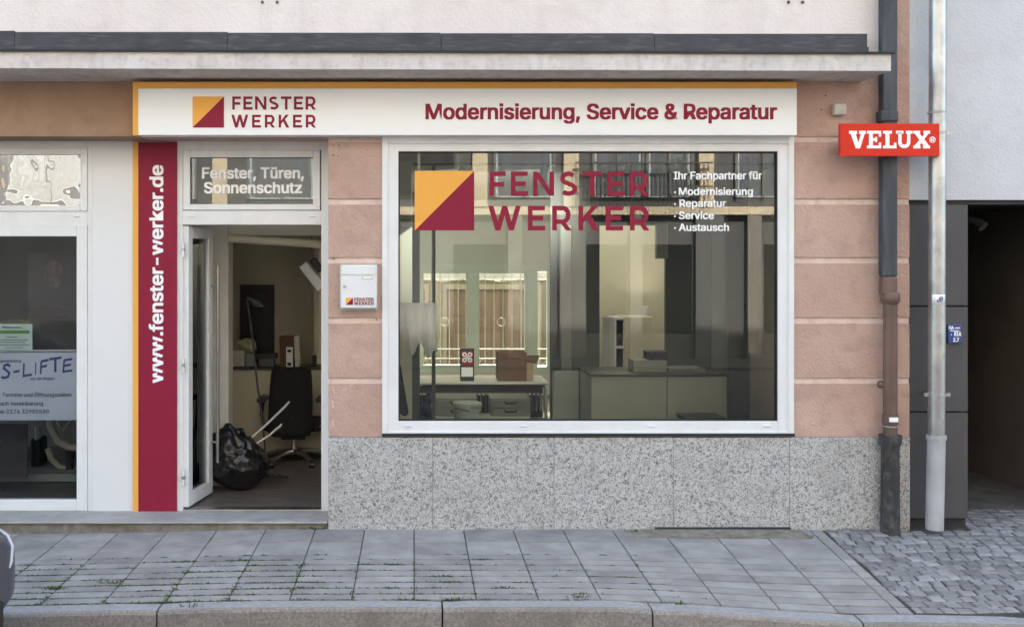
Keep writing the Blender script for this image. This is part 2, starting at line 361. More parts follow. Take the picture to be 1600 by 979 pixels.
def word(mb, s, x0, x1, zb, zt, y, m):
    g = [glyph(c) for c in s]; H = zt - zb; sp = ((x1 - x0) / H - sum(a for a, _ in g)) / (len(s) - 1)
    x = 0; j = 0
    for wd, strokes in g:
        for st in strokes:
            j += 1
            if st[0] == 'poly':
                mb.prism([(x0 + (x + u) * H, zb + v * H) for u, v in st[1:]], y - .0015 - .0003 * (j % 5), y, m); continue
            stroke(mb, st, T, lambda u, x=x: x0 + (x + u) * H, lambda v: zb + v * H, y, m, thick=.0015 + .0003 * (j % 5))
        x += wd + sp
def logo(mb, sq, w1, w2, Y):
    """sq = square in px; w1, w2 = boxes of the two words in px"""
    a = P(sq[0], sq[3], Y); b = P(sq[2], sq[1], Y)
    mb.prism([(a.x, a.z), (b.x, b.z), (a.x, b.z)], Y - .002, Y, 'orange')
    mb.prism([(a.x, a.z), (b.x, a.z), (b.x, b.z)], Y - .002, Y, 'maroon')
    for s_, q in (('FENSTER', w1), ('WERKER', w2)):
        a = P(q[0], q[3], Y); b = P(q[2], q[1], Y); word(mb, s_, a.x, b.x, a.z, b.z, Y, 'maroon')

# =================================================================== GROUND
def sst(a, b, x): t = min(1, max(0, (x - a) / (b - a))); return t * t * (3 - 2 * t)
def gz(X, Y):
    t = min(1.2, max(0, -Y / 1.72))
    return -.040 * sst(-.5, -3.0, X) * 1.0 - .085 * t * sst(1.0, 2.7, X) - .035 * t * sst(2.5, 4.5, X)
mb = MB(); mb.faces([(-300, -300, -.16), (300, -300, -.16), (300, 300, -.16), (-300, 300, -.16)], [(0, 1, 2, 3)], 'asphalt')
mb.build('road', origin=(0, 0, -.16)); tag(bpy.data.objects['road'], kind='structure')

def slab(mb, q, z, m, inset=.004, drop=.004, tilt=0):
    n = len(q); c = Vector((sum(p[0] for p in q) / n, sum(p[1] for p in q) / n))
    q = [Vector((p[0], p[1])) for p in q]
    ins = [p + (c - p).normalized() * inset * 1.5 for p in q]
    tx, ty = random.uniform(-tilt, tilt), random.uniform(-tilt, tilt)
    zf = lambda p: gz(p.x, p.y) + z + tx * (p.x - c.x) + ty * (p.y - c.y)
    vs = [Vector((p.x, p.y, zf(p) - .03)) for p in q] + [Vector((p.x, p.y, zf(p) - drop)) for p in q] + [Vector((p.x, p.y, zf(p))) for p in ins]
    fs = [tuple(2 * n + i for i in range(n))]
    for i in range(n):
        j = (i + 1) % n; fs += [(i, j, n + j, n + i), (n + i, n + j, 2 * n + j, 2 * n + i)]
    mb.faces(vs, fs, m)
rows = [0, .36, .67, .785, .90, 1.02, 1.14, 1.26, 1.37, 1.48, 1.585]
CW = .358; x_end = 2.95
ga = .0032; gr = .017
mb = MB()
xs = [i * CW for i in range(-26, 9)]
for ri in range(len(rows) - 1):
    t0, t1 = rows[ri], rows[ri + 1]
    for i, x in enumerate(xs):
        xa, xb = x, x + CW
        if xa > x_end - .08: continue
        j = random.uniform(-.002, .002)
        la = lambda X, t: X - .05 * t * sst(1.0, 3.0, X)
        if xb > x_end - .08: xb = x_end
        gq = gr if ri > 1 else .009
        slab(mb, [(la(xa, t0) + ga, -t0 - .002 + j), (la(xb, t0) - ga, -t0 - .002 + j), (la(xb, t1) - ga, -t1 + gq + j), (la(xa, t1) + ga, -t1 + gq + j)], random.uniform(-.0015, .0015), 'slab', .003, .003, .004)
# setts
def wob(i, j, a):
    random.seed(i * 733 + j * 9176 + a); return random.uniform(-1, 1)
mbs = MB()
SX, SY = .098, .086
def edge_x(y): return 2.965 + .05 * min(0, y)
def warp(x, y):      # gentle segmental arcs
    return x + .012 * math.sin(y * 9 + x * 3), y + .05 * math.sin((x - 3.2) * 2.4) * sst(3.15, 3.6, x)
for j in range(-7, 22):
    y = -j * SY; x = 2.965 + (0 if j % 2 else .0); first = True
    k = 0; x += 0
    while x < 7.2:
        wdt = SX * (1 + .22 * wob(k, j, 1)) * (.6 if (first and j % 2) else 1); first = False; k += 1
        q = []
        for (cx_, cy_) in ((x + .004, y - .006), (x + wdt - .004, y - .006), (x + wdt - .004, y - SY + .006), (x + .004, y - SY + .006)):
            wx, wy = warp(cx_, cy_); q.append((wx + .05 * min(0, cy_) + .0035 * wob(int(cx_ * 311), j, 2), wy + .0045 * wob(int(cx_ * 173), int(cy_ * 97), 3)))
        x += wdt
        if min(p[1] for p in q) < -1.588: continue
        if max(p[1] for p in q) > .03 and q[0][0] < 4.0: continue
        slab(mbs, q, wob(k, j, 4) * .0035, 'sett', .007, .007, .03)
random.seed(11)
o = mb.build('pavement', origin=(0, 0, 0)); tag(o, kind='structure')
o = mbs.build('cobbled_pavement', origin=(0, 0, 0)); tag(o, kind='structure')
# joint bed
mb = MB(); N = 90
vs = []; 
for k in range(N + 1):
    X = -9.4 + 17.4 * k / N
    for t in (-.45, 0, .45, .9, 1.3, 1.66): vs.append(Vector((X, -t, gz(X, -t) - .009)))
mb.faces(vs, [(k * 6 + a, (k + 1) * 6 + a, (k + 1) * 6 + a + 1, k * 6 + a + 1) for k in range(N) for a in range(5)], 'sand', True)
tag(mb.build('pavement_bed', origin=(0, 0, 0)), kind='structure')
# kerb stones
mb = MB()
kx = [-9, -7.2, -5.4, -3.4, -1.44, .16, 1.337, 2.52, 3.5, 4.7, 5.9, 7.2, 8.2]
for a, b in zip(kx[:-1], kx[1:]):
    a += .004; b -= .006
    n = 8; vs = []; jz = random.uniform(-.002, .002)
    prof = [(-1.592, -.2), (-1.592, 0), (-1.70, .001), (-1.715, -.006), (-1.722, -.02), (-1.728, -.3)]
    for k in range(n + 1):
        X = a + (b - a) * k / n; e = .006 if k in (0, n) else 0
        wv = .004 * mnoise.noise(Vector((X * 3, 0, 0)))
        for (y, z) in prof: vs.append(Vector((X, y + wv * (y < -1.65), gz(X, y) + z + jz - (e if z > -.1 else 0))))
    L = len(prof)
    for k in range(n):
        pass
    mb.faces(vs, [(k * L + i, (k + 1) * L + i, (k + 1) * L + i + 1, k * L + i + 1) for k in range(n) for i in range(2)], 'kerbtop', False)
    mb.faces(vs, [(k * L + i, (k + 1) * L + i, (k + 1) * L + i + 1, k * L + i + 1) for k in range(n) for i in range(2, L - 1)], 'kerb', False)
    for k0 in (0, n): mb.faces([vs[k0 * L + i] for i in range(L)], [tuple(range(L))], 'kerb')
tag(mb.build('kerb', origin=(0, 0, 0)), kind='structure')

# weeds in the joints
random.seed(5)
wb = MB()
def tuft(x, y, n, r, hh, flat=.5):
    for _ in range(n):
        a = random.uniform(0, 2 * math.pi); rr = random.random() * r
        bx, by = x + rr * math.cos(a) * 1.6, y + rr * math.sin(a) * .35
        H = hh * random.uniform(.4, 1); d = Vector((math.cos(a) * 1.4, math.sin(a) * .6, 0)) * H * random.uniform(.2, 1.1); ww = random.uniform(.0015, .0035)
        z = gz(bx, by) - .008; s_ = Vector((-math.sin(a), math.cos(a), 0)) * ww
        p0 = Vector((bx, by, z)); p1 = p0 + d * .5 + Vector((0, 0, H * .7)); p2 = p0 + d + Vector((0, 0, H * .85))
        wb.faces([p0 - s_, p0 + s_, p1 + s_, p1 - s_, p2], [(0, 1, 2, 3), (3, 2, 4)], 'weed')
def mossp(x, y, w_, d_):
    n = 9; c = Vector((x, y, gz(x, y) + .004))
    ring = [Vector((x + w_ * math.cos(2 * math.pi * k / n) * random.uniform(.6, 1.1), y + d_ * math.sin(2 * math.pi * k / n) * random.uniform(.6, 1.1), gz(x, y) - .006)) for k in range(n)]
    wb.faces([c] + ring, [(0, 1 + k, 1 + (k + 1) % n) for k in range(n)], 'moss', True)
def dens(X, t):   # more growth to the left and towards the kerb
    return max(0, sst(2.0, -2.0, X)) * sst(.60, 1.15, t) * max(0, .45 + 1.1 * mnoise.noise(Vector((X * 1.9, t * 5, 3))))
for t in rows[2:]:
    x = -4.5
    while x < 2.6:
        x += random.uniform(.015, .035); dd = dens(x, t)
        if random.random() < dd * 1.15: tuft(x, -t, random.randint(5, 12), .026, .022)
        if random.random() < dd * .9 + .05 * (x < 1.5): mossp(x, -t + .006, random.uniform(.02, .06), .013)
for x in xs:
    t = .7
    while t < 1.58:
        t += random.uniform(.02, .04)
        if random.random() < dens(x, t) * 1.1 + .04: tuft(x, -t, random.randint(4, 9), .012, .025); mossp(x, -t, .006, .025)
for (px, py, n) in ((490, 826, 60), (1322, 822, 60), (710, 937, 50), (905, 933, 40), (995, 830, 40), (1268, 836, 20), (85, 912, 90), (175, 905, 50), (300, 945, 20), (1060, 938, 30)):
    d = F * ZC / (py - 408); Y = d - D0; X = (px - 647) * d / F
    tuft(X, min(Y, -.015), n, .05, .035)
for k in range(26):
    X = random.uniform(-3.6, 1.0); t = random.choice(rows[3:]); 
    for _ in range(6): mossp(X + random.uniform(-.06, .06), -t + random.uniform(-.008, .014), random.uniform(.02, .04), random.uniform(.008, .018))
    tuft(X, -t, 30, .04, .025)
tag(wb.build('weeds', origin=(0, 0, 0)), 'small green weeds and moss growing in the joints of the grey pavement', 'weeds', kind='stuff')

# =================================================================== SHOP BUILDING
B = thing('shop_building', (-2.5, .5, 0), 'pink rendered shop building with grey canopy and granite plinth', 'building')
XR = PX(1421)                        # right corner of the building
XL = -9.0
YS = .30                             # recess of the left shopfront
zl = PZ(213)                         # lintel bottom
zt = 3.46
# wall masses
w_ = MB()
w_.box(XL, PX(208 + 12), 0, .35, zl, zt, 'brown')
w_.box(PX(208 + 12), XR, 0, .35, zl, zt, 'pink')
w_.box(PX(513), PX(598), .012, .35, -.1, zl, 'band'); w_.box(PX(1240), XR, .012, .35, -.1, zl, 'band')
w_.box(PX(598), PX(1240), .012, .35, -.1, PZ(682), 'band')
w_.build('wall', B)
u = MB(); u.box(XL, XR, .004, .35, zt, 12.6, 'upper')
u.box(XR - .085, XR, -.0, .004, zt, 12.6, 'pink')
u.build('upper_wall', B)
for a, b in ((410, 433), (1232, 1254)):
    for x in (a, b):
        q = MB(); p = P(x, 4, 0); q.tube([(p.x, .002, p.z), (p.x, -.006, p.z)], .012, 'joint', 8); q.build('anchor_hole', B)
# roof and shell
q = MB()
q.box(XL, XR, .35, 8.0, 12.2, 12.6, 'slatgrey'); q.prism([(XL, 12.6), (XR, 12.6), (XR - .01, 12.62), (XL + .01, 12.62)], -.3, 8.3, 'slatgrey')
q.build('roof', B)
q = MB(); q.box(XL - .3, XL, 0, 8, -.1, 12.6, 'upper'); q.build('side_wall', B); q = MB(); q.box(XR - .3, XR - .003, .35, 8, -.1, 12.2, 'upper'); q.build('side_wall', B)
# rusticated blocks
rowsz = [(222, 310.5), (319.5, 402), (411, 496), (505, 590), (599, 682)]
for (a, b) in rowsz:
    for (xa, xb) in ((513, 598), (1240, 1421)):
        blk = MB(); blk.box(PX(xa), PX(xb), -.002, .012, PZ(b), PZ(a), 'pink'); blk.build('render_block', B, bevel=.003)
# chips on the wall
random.seed(3)
for (px, py) in ((521, 227), (529, 227), (521, 243), (528, 244), (521, 404), (523, 470), (588, 499), (592, 414), (1290, 150), (1283, 172), (1262, 300)):
    p = P(px, py, 0); r_ = random.uniform(.005, .009)
    q = MB(); q.prism([(p.x + r_ * math.cos(k) * random.uniform(.6, 1), p.z + r_ * math.sin(k) * random.uniform(.6, 1)) for k in range(6)], -.0035, .003, 'joint'); q.build('wall_chip', B)
for (x, y, dx, dy) in ((535, 609, 7, -3), (545, 604, 6, -4), (521, 607, 2, 8), (519, 625, 2, 12), (520, 655, 1, 10)):
    a = P(x, y, 0); b = P(x + dx, y + dy, 0); n = Vector((-(b.z - a.z), 0, b.x - a.x)).normalized() * .004
    q = MB(); q.prism([(a.x - n.x, a.z - n.z), (b.x - n.x * .4, b.z - n.z * .4), (b.x + n.x, b.z + n.z), (a.x + n.x * .5, a.z + n.z * .5)], -.004, 0, 'band'); q.build('paint_scratch', B)
# plinth of granite slabs
pj = [513, 676, 865, 1051, 1232, 1420]
q = MB()
for a, b in zip(pj[:-1], pj[1:]):
    q.box(PX(a) + .002, PX(b) - .002, -.022, .010, -.12, PZ(682) - .002, 'granite')
pl = q.build('plinth', B, bevel=.002, seg=1)
q = MB(); q.box(PX(514), PX(1419), -.019, .009, -.12, PZ(683), 'plinthjoint'); q.build('plinth_joint', B)
# ------- canopy
Yc = -.47; Xc = 3.25
ztop = PZ(83, Yc); zfb = PZ(110, Yc)
q = MB(); nb = 60
zs = lambda x: .018 * (x / 3.5 - .4)       # the canopy dips very slightly
vs = []
xx = [XL + (Xc - XL) * k / nb for k in range(nb + 1)]
for x in xx:
    z_ = -zs(x) * .6 + .0015 * mnoise.noise(Vector((x * 2, 1, 0)))
    vs += [Vector((x, Yc, zfb + z_)), Vector((x, Yc, ztop + z_)), Vector((x, -.001, ztop + .03 + z_)), Vector((x, -.001, zfb + .004))]
q.faces(vs, [(k * 4 + i, (k + 1) * 4 + i, (k + 1) * 4 + (i + 1) % 4, k * 4 + (i + 1) % 4) for k in range(nb) for i in range(4)] + [(0, 1, 2, 3), (nb * 4, nb * 4 + 1, nb * 4 + 2, nb * 4 + 3)], 'canopy')
can = q.build('canopy', B, bevel=.004)
WORLD[can.name] = WORLD[B.name]
q = MB(); vs = []
for x in [XL + (Xc + .02 - XL) * k / nb for k in range(nb + 1)]:
    z_ = -zs(x) * .6 + .003 * mnoise.noise(Vector((x * 3, 5, 0)))
    z0 = ztop + .004 + z_
    vs += [Vector((x, Yc - .022, z0 - .008)), Vector((x, Yc - .022, z0 + .006)), Vector((x, -.002, z0 + .045)), Vector((x, -.002, z0 + .030))]
q.faces(vs, [(k * 4 + i, (k + 1) * 4 + i, (k + 1) * 4 + (i + 1) % 4, k * 4 + (i + 1) % 4) for k in range(nb) for i in range(4)] + [(0, 1, 2, 3), (nb * 4, nb * 4 + 1, nb * 4 + 2, nb * 4 + 3)], 'rubber')  # drip edge coloured black to stand in for the shadow line
# upstand against the wall
q2 = MB(); xe = PX(1357, -.1)
for k in range(8):
    a = XL + (xe - XL) * k / 8; b = XL + (xe - XL) * (k + 1) / 8
    zu = PZ(53, -.06) - .012 * (a / 3.5)
    q2.box(a + .001, b - .001, -.085, .003, ztop + .02, zu + random.uniform(-.003, .003), 'sheet')
    q2.box(a + .001, b - .001, -.112, -.086, ztop + .02, PZ(73, -.1) - .008 * (a / 3.5), 'sheet')
q.build('canopy_flashing', can); q2.build('flashing_upstand', can, bevel=.004)
# ------- the display window
dw = MB()
dw.ring(597, 212, 1241, 679, 9, 12, 9, 5, -.02, .10)
dw.build('display_window', B, bevel=.003)
dwf = bpy.data.objects['display_window']
q = MB(); q.ring(606, 224, 1232, 674, 16.5, 12.5, 16.5, 16.5, -.008, .085); q.build('inner_frame', dwf, bevel=.004)
q = MB(); q.ring(622.5, 236.5, 1215.5, 657.5, 2, 2, 2, 2, .004, .05, 'rubber'); q.build('gasket', dwf)
q = MB(); q.pbox(597, 677, 1242, 681.5, -.030, .04, 'rubber'); q.build('sill_shade_strip', dwf)  # black strip stands in for the shade in the gap below the frame
for px in (639, 818, 1018, 1198):
    q = MB(); p = P(px, 665, -.012); q.box(p.x - .024, p.x + .024, -.020, -.006, p.z - .009, p.z + .009); q.build('drain_cap', dwf, bevel=.006, seg=3)
a = P(623, 657, .03); b = P(1215, 237, .03)
q = MB(); q.box(a.x - .01, b.x + .01, .030, .038, a.z - .01, b.z + .01, 'glass'); pane = q.build('pane', dwf)
# dark hairline along the top edge where the canopy drips
# ------- left shopfronts, recessed
Y = YS
def sf(px0, py0, px1, py1, *a, **k): return
fr = MB()
# step the profile: outer frame for door bay 276..516, neighbour bay 0..144
fr.pbox(276, 219, 285.5, 800, Y, .08); fr.pbox(502, 219, 516, 800, Y, .08)
fr.pbox(285.5, 219, 502, 235, Y + .002, .08); fr.pbox(285.5, 329, 502, 351, Y + .002, .08)
df = fr.build('door_frame', B, bevel=.003)
q = MB(); q.ring(286, 235, 500, 328, 11, 11, 11, 9, Y - .008, .07); q.build('transom_frame', df, bevel=.004)
q = MB(); q.ring(296, 245, 491, 321, 1.6, 1.6, 1.6, 1.6, Y + .004, .03, 'rubber'); q.build('gasket', df)
a = P(297, 320, Y + .02); b = P(490, 246, Y + .02); q = MB(); q.box(a.x, b.x, Y + .02, Y + .026, a.z, b.z, 'glass'); q.build('pane', df)
for px in (299, 488):
    q = MB(); p = P(px, 338, Y); q.box(p.x - .022, p.x + .022, Y - .008, Y + .004, p.z - .007, p.z + .007); q.build('drain_cap', df, bevel=.005, seg=3)
q = MB(); q.box(PX(285, Y), PX(502, Y), Y - .0, Y + .1, .045, .064, 'steel'); q.build('threshold', df, bevel=.002)
# neighbouring shop bay (left)
fr = MB(); XLo = -8.6
x1 = PX(144, Y); x0 = PX(137, Y)
fr.box(x0, x1, Y, Y + .08, PZ(800, Y), PZ(219, Y)); fr.box(XLo, x0, Y + .002, Y + .08, PZ(232, Y), PZ(219, Y)); fr.box(XLo, x0, Y + .002, Y + .08, PZ(353, Y), PZ(330, Y))
fr.box(XLo, x0, Y + .002, Y + .08, PZ(800, Y), PZ(797, Y))
lf = fr.build('shopfront_frame', B, bevel=.003)
bw = PX(137, Y) - PX(-190, Y)
for k in range(3):
    xb = x0 - k * bw - .002; xa = xb - bw + .004
    m1 = .052
    q = MB(); z0, z1 = PZ(330, Y), PZ(232, Y)
    q.box(xa, xa + m1, Y - .008, Y + .06, z0, z1); q.box(xb - m1, xb, Y - .008, Y + .06, z0, z1)
    q.box(xa + m1, xb - m1, Y - .008, Y + .06, z1 - .046, z1); q.box(xa + m1, xb - m1, Y - .008, Y + .06, z0, z0 + .042)
    q.build('transom_frame', lf, bevel=.004)
    q = MB(); q.box(xa + m1, xb - m1, Y + .018, Y + .024, z0 + .042, z1 - .046, 'foil'); q.build('transom_pane', lf)
    q = MB(); z0, z1 = PZ(797, Y), PZ(353, Y); m2 = .080
    q.box(xa, xa + m2, Y - .008, Y + .06, z0, z1); q.box(xb - m2, xb, Y - .008, Y + .06, z0, z1)
    q.box(xa + m2, xb - m2, Y - .008, Y + .06, z1 - .078, z1); q.box(xa + m2, xb - m2, Y - .008, Y + .06, z0, z0 + .082)
    q.build('window_frame', lf, bevel=.004)
    q = MB(); q.box(xa + m2, xb - m2, Y + .018, Y + .024, z0 + .082, z1 - .078, 'glass_l'); q.build('window_pane', lf)
    q = MB(); p = P(120, 338, Y); q.box(xb - .10, xb - .055, Y - .008, Y + .003, p.z - .007, p.z + .007); q.build('drain_cap', lf, bevel=.005, seg=3)
# white panel between the shopfronts
q = MB(); q.box(PX(144, Y) + .001, PX(208, Y), Y - .003, Y + .08, PZ(802, Y), PZ(219, Y), 'panel'); q.build('blank_panel', B, bevel=.001)
q = MB(); q.box(PX(208, Y), PX(276, Y), Y + .01, Y + .08, PZ(802, Y), PZ(219, Y), 'panel'); q.build('backing_panel', B)
# step
q = MB()
ztp = .056
q.box(XLo, PX(512), -.03, Y + .35, .040, ztp, 'stepstone'); st = q.build('entrance_step', B, bevel=.006)
q = MB(); q.box(XLo, PX(512.5), -.010, .3, -.2, .0395, 'concrete'); q.build('step_riser', B)
# soffit filler above shopfronts
q = MB(); q.box(XLo, PX(513), Y + .08, .6, PZ(235, Y), 2.9, 'int_white'); q.build('soffit', B)

# ------- entrance door, open inwards
hx, hy = PX(288, Y), Y + .02
ex, ey = PX(327, .84), .84
dv = Vector((ex - hx, ey - hy, 0)); L = dv.length; ang = math.atan2(dv.y, dv.x)
rot = Matrix.Rotation(ang, 3, 'Z'); rot2 = rot
def dbox(mb, u0, u1, v0, v1, z0, z1, m='white'):
    vs = [rot2 @ Vector((u, v, 0)) + Vector((hx, hy, z)) for u in (u0, u1) for v in (v0, v1) for z in (z0, z1)]
    mb.faces(vs, [(0, 1, 3, 2), (4, 6, 7, 5), (0, 4, 5, 1), (2, 3, 7, 6), (0, 2, 6, 4), (1, 5, 7, 3)], m)
z0, z1 = .078, PZ(352, Y) - .004
q = MB()
dbox(q, 0, .085, -.03, .03, z0, z1); dbox(q, L - .085, L, -.03, .03, z0, z1); dbox(q, .085, L - .085, -.03, .03, z0, z0 + .10); dbox(q, .085, L - .085, -.03, .03, z1 - .09, z1)
dr = q.build('entrance_door', B, bevel=.004)
q = MB(); dbox(q, .085, L - .085, -.006, .006, z0 + .10, z1 - .09, 'glass_clear'); q.build('pane', dr)
for sgn in (-1, 1):
    q = MB(); c = lambda u, v, z: rot2 @ Vector((u, v * 1, 0)) + Vector((hx, hy, z))
    v = -.085 if sgn < 0 else .085
    uu = L - .04
    q.tube([c(uu, v, PZ(722, .8)), c(uu, v, PZ(415, .8))], .014, 'steel', 12)
    for zz in (PZ(690, .8), PZ(446, .8)): q.tube([c(uu, v, zz), c(uu, 0, zz)], .009, 'steel', 8)
    q.build('handle', dr)
for py in (390, 570, 745):
    q = MB(); p = P(287, py, Y); q.tube([(p.x, Y - .012, p.z - .055), (p.x, Y - .012, p.z + .055)], .011, 'white', 10)
    q.tube([(p.x, Y - .012, p.z - .012), (p.x, Y - .012, p.z + .012)], .013, 'steel', 10); q.build('hinge', dr)

# ------- interior shell
FZ = .058; CZ = 2.80; YB = 7.0
q = MB(); q.box(XL, XR - .3, .42, 8.2, -.1, FZ, 'wood_floor'); q.build('interior_floor', B)
q = MB(); q.box(XL, XR - .3, .62, YB, CZ, CZ + .12, 'ceiling'); q.box(PX(598), XR - .3, .36, .62, CZ + .02, 2.94, 'ceiling'); q.build('interior_ceiling', B)
q = MB(); q.box(XL, XR - .3, .35, 8, 2.95, 3.1, 'int_grey'); q.build('upper_floor', B)
DX = -2.0
q = MB(); q.box(DX - .1, DX, Y + .08, 8, FZ, CZ, 'int_white'); q.build('party_wall', B)
q = MB(); q.box(-.13, -.02, 3.3, YB, FZ, CZ, 'int_green'); q.box(-.13, -.02, 1.35, 3.3, 2.3, CZ, 'int_green'); q.build('room_divider', B)  # unseen opening added towards the front, letting light into the door room
# white wall with the opening seen through the door
Yp = 1.15
q = MB()
q.box(DX, PX(357, Yp), Yp, Yp + .22, FZ, CZ, 'int_white')
q.box(PX(357, Yp), -.62, Yp, Yp + .22, PZ(368, Yp), CZ, 'int_white')
q.box(-.62, -.40, Yp, Yp + .22, FZ, CZ, 'int_white')
q.build('partition_wall', B, bevel=.01)
q = MB(); p0 = P(357, 372, Yp - .02); p1 = P(520, 383, Yp - .02)
q.tube([p0, p1], .035, 'int_wall', 10); q.build('shutter_roll', B)
# back of that room
q = MB(); q.box(DX, -.13, 3.3, 3.42, FZ, CZ, 'int_wall'); 
q.box(PX(492, 2.8), PX(500, 2.8), 2.75, 3.3, FZ, PZ(378, 2.8), 'int_wall')
q.build('inner_back_wall', B)
q = MB(); q.box(DX, -.55, 2.40, 2.50, FZ, PZ(578, 2.4), 'int_wall'); q.build('half_wall', B)
q = MB(); q.box(DX, -.5, 2.37, 2.75, PZ(577, 2.4), PZ(574, 2.4), 'dklam'); q.build('wall_shelf', B, bevel=.004)
q = MB(); q.box(DX, -.5, 2.385, 2.40, FZ, FZ + .045, 'dklam'); q.build('skirting', B)
q = MB(); q.pbox(375, 445, 428, 574, 3.24, .05, 'black_plastic'); q.build('dark_board', B, bevel=.003)
# back window wall
def backwall():
    q = MB(); x0w, x1w = -.02, 2.6
    zt_, zb_ = PZ(415, YB), PZ(573, YB)
    q.box(x0w, x1w, YB, YB + .25, zt_, CZ + .3, 'int_green'); q.box(x0w, x1w, YB, YB + .25, FZ - .1, zb_, 'int_green')
    q.box(x1w, XR - .3, YB, YB + .25, FZ - .1, CZ + .3, 'int_green'); q.box(XL, x0w, YB, YB + .25, FZ - .1, CZ + .3, 'int_green')
    q.build('rear_wall', B)
    q = MB(); q.box(XL, XR - .3, YB, YB + .3, CZ + .3, 12.2, 'upper'); q.build('upper_rear_wall', B)
    # casements: px ranges of the glass at the back wall
    q = MB(); Yw = YB - .02
    q.box(-.02, 2.6, Yw, Yw + .1, PZ(424, Yw), PZ(413, Yw), 'sage_frame'); 
    wf = q.build('rear_window', B, bevel=.004)
    q = MB(); q.box(-.02, 2.6, Yw, Yw + .1, PZ(582, Yw), PZ(573, Yw), 'sage_frame'); q.build('window_sill', wf, bevel=.004)
    for a, b in ((650, 659), (731, 746), (823, 840), (855, 870), (950, 970)):
        q = MB(); q.pbox(a, 424, b, 573, Yw - .01, .1, 'sage_frame'); q.build('rear_window_post', wf, bevel=.004)
    for a, b in ((659, 731), (746, 823), (870, 950)):
        q = MB(); q.ring(a, 424, b, 573, 3, 3, 3, 3, Yw - .02, .08, 'sage_frame'); q.build('casement', wf, bevel=.003)
        q = MB(); q.pbox(a + 3, 427, b - 3, 570, Yw + .03, .006, 'glass_clear'); q.build('pane', wf)
    for px in (733, 830):
        q = MB(); p = P(px, 520, Yw - .05); q.tube([p, p + Vector((0, 0, .14))], .012, 'white', 8); q.build('casement_handle', wf)
backwall()
# ornamental grille outside the rear window
g = MB(); Yg = YB + .45
zt_, zb_ = PZ(424, Yg), PZ(585, Yg)
for k in range(-1, 22):
    x = PX(660 + 14 * k, Yg); g.tube([(x, Yg, zb_), (x, Yg, zt_)], .006, 'grille', 6)
for py in (437, 545, 560, 425): g.tube([(PX(630, Yg), Yg, PZ(py, Yg)), (PX(960, Yg), Yg, PZ(py, Yg))], .007, 'grille', 6)
for px in (695, 783, 885):
    c = P(px, 503, Yg); g.tube([c + Vector((math.cos(R(a)), 0, math.sin(R(a)))) * .058 for a in range(0, 361, 20)], .006, 'grille', 6)
    for s_ in (-1, 1):
        g.tube([P(px + s_ * 42, 427, Yg), P(px + s_ * 30, 436, Yg), P(px, 440, Yg)], .005, 'grille', 6)
        g.tube([P(px + s_ * 44, 575, Yg), P(px + s_ * 28, 560, Yg)], .005, 'grille', 6)
tag(g.build('window_grille'), 'white ornamental metal grille with rings outside the rear window', 'window grille')
# courtyard building behind
yb = thing('courtyard_house', (1, 11.0, 0), 'cream house across the rear courtyard with brown curtained windows', 'building')
q = MB(); q.box(-7, 8, 11.1, 12, -.2, 3.5, 'yard'); q.build('wall', yb)
Yy = 11.0
for a, b in ((698, 733), (742, 840), (866, 930), (640, 664)):
    q = MB(); q.pbox(a, 452, b, 585, Yy + .02, .05, 'curtain'); q.build('curtained_window', yb)
    q = MB(); q.ring(a - 6, 444, b + 6, 590, 6, 8, 6, 5, Yy - .02, .09, 'yard'); q.build('window_surround', yb)
q = MB(); q.box(-7, 8, 11.02, 11.1, PZ(437, Yy), PZ(425, Yy), 'int_grey2'); q.build('cornice', yb)

# right-hand room partitions
def part(nm, a, t, b, bt, Yq, d, m, bev=.004):
    q = MB(); q.pbox(a, t, b, bt, Yq, d, m); return q.build(nm, B, bevel=bev)
Yq = 2.6
part('partition_panel', 860, 330, 937, 760, Yq, .06, 'int_grey')
part('partition_panel', 1040, 330, 1112, 760, Yq, .06, 'int_grey')
part('partition_panel', 937, 300, 1040, 352, Yq, .06, 'int_grey')
part('partition_post', 877, 352, 893, 760, Yq - .03, .03, 'int_grey2')
part('partition_panel', 1112, 300, 1137, 760, Yq - .02, .06, 'int_grey2')
part('partition_panel', 1137, 300, 1172, 760, Yq, .06, 'int_grey')
part('partition_post', 1172, 250, 1184, 552, Yq - .2, .06, 'int_wall')
part('partition_panel', 1184, 250, 1300, 760, Yq, .06, 'int_grey')
part('partition_lintel', 860, 240, 1300, 330, Yq, .06, 'int_grey', 0)
part('wall_box', 1026, 350, 1044, 404, Yq - .08, .08, 'int_grey3')
part('cream_room_wall', 900, 240, 1100, 740, 4.3, .1, 'int_wall')
part('glass_mullion', 674.5, 255, 680.5, 657, .9, .04, 'int_grey')
part('dark_post', 644, 300, 656, 657, 2.0, .1, 'int_grey')
# reception counter
rc = thing('reception_counter', (PX(1030, 1.5), 1.6, FZ), 'low grey-green reception counter behind the right half of the display window', 'counter')
q = MB(); q.box(PX(924, 1.5), PX(1042, 1.5), 1.5, 2.1, FZ, PZ(588, 1.5), 'int_grey3'); q.build('front_panel', rc, bevel=.004)
q = MB(); q.box(PX(1043, 1.5), PX(1136, 1.5), 1.5, 2.1, FZ, PZ(588, 1.5), 'int_grey3'); q.build('side_panel', rc, bevel=.004)
q = MB(); q.box(PX(922, 1.49), PX(1138, 1.49), 1.48, 2.12, PZ(588, 1.5) + .001, PZ(584, 1.5), 'dklam'); q.build('counter_top', rc, bevel=.004)
q = MB(); q.box(PX(865, 2.1), PX(922, 1.49), 2.1, 2.2, FZ, PZ(580, 2.1), 'int_grey3'); q.build('return_panel', rc, bevel=.004)
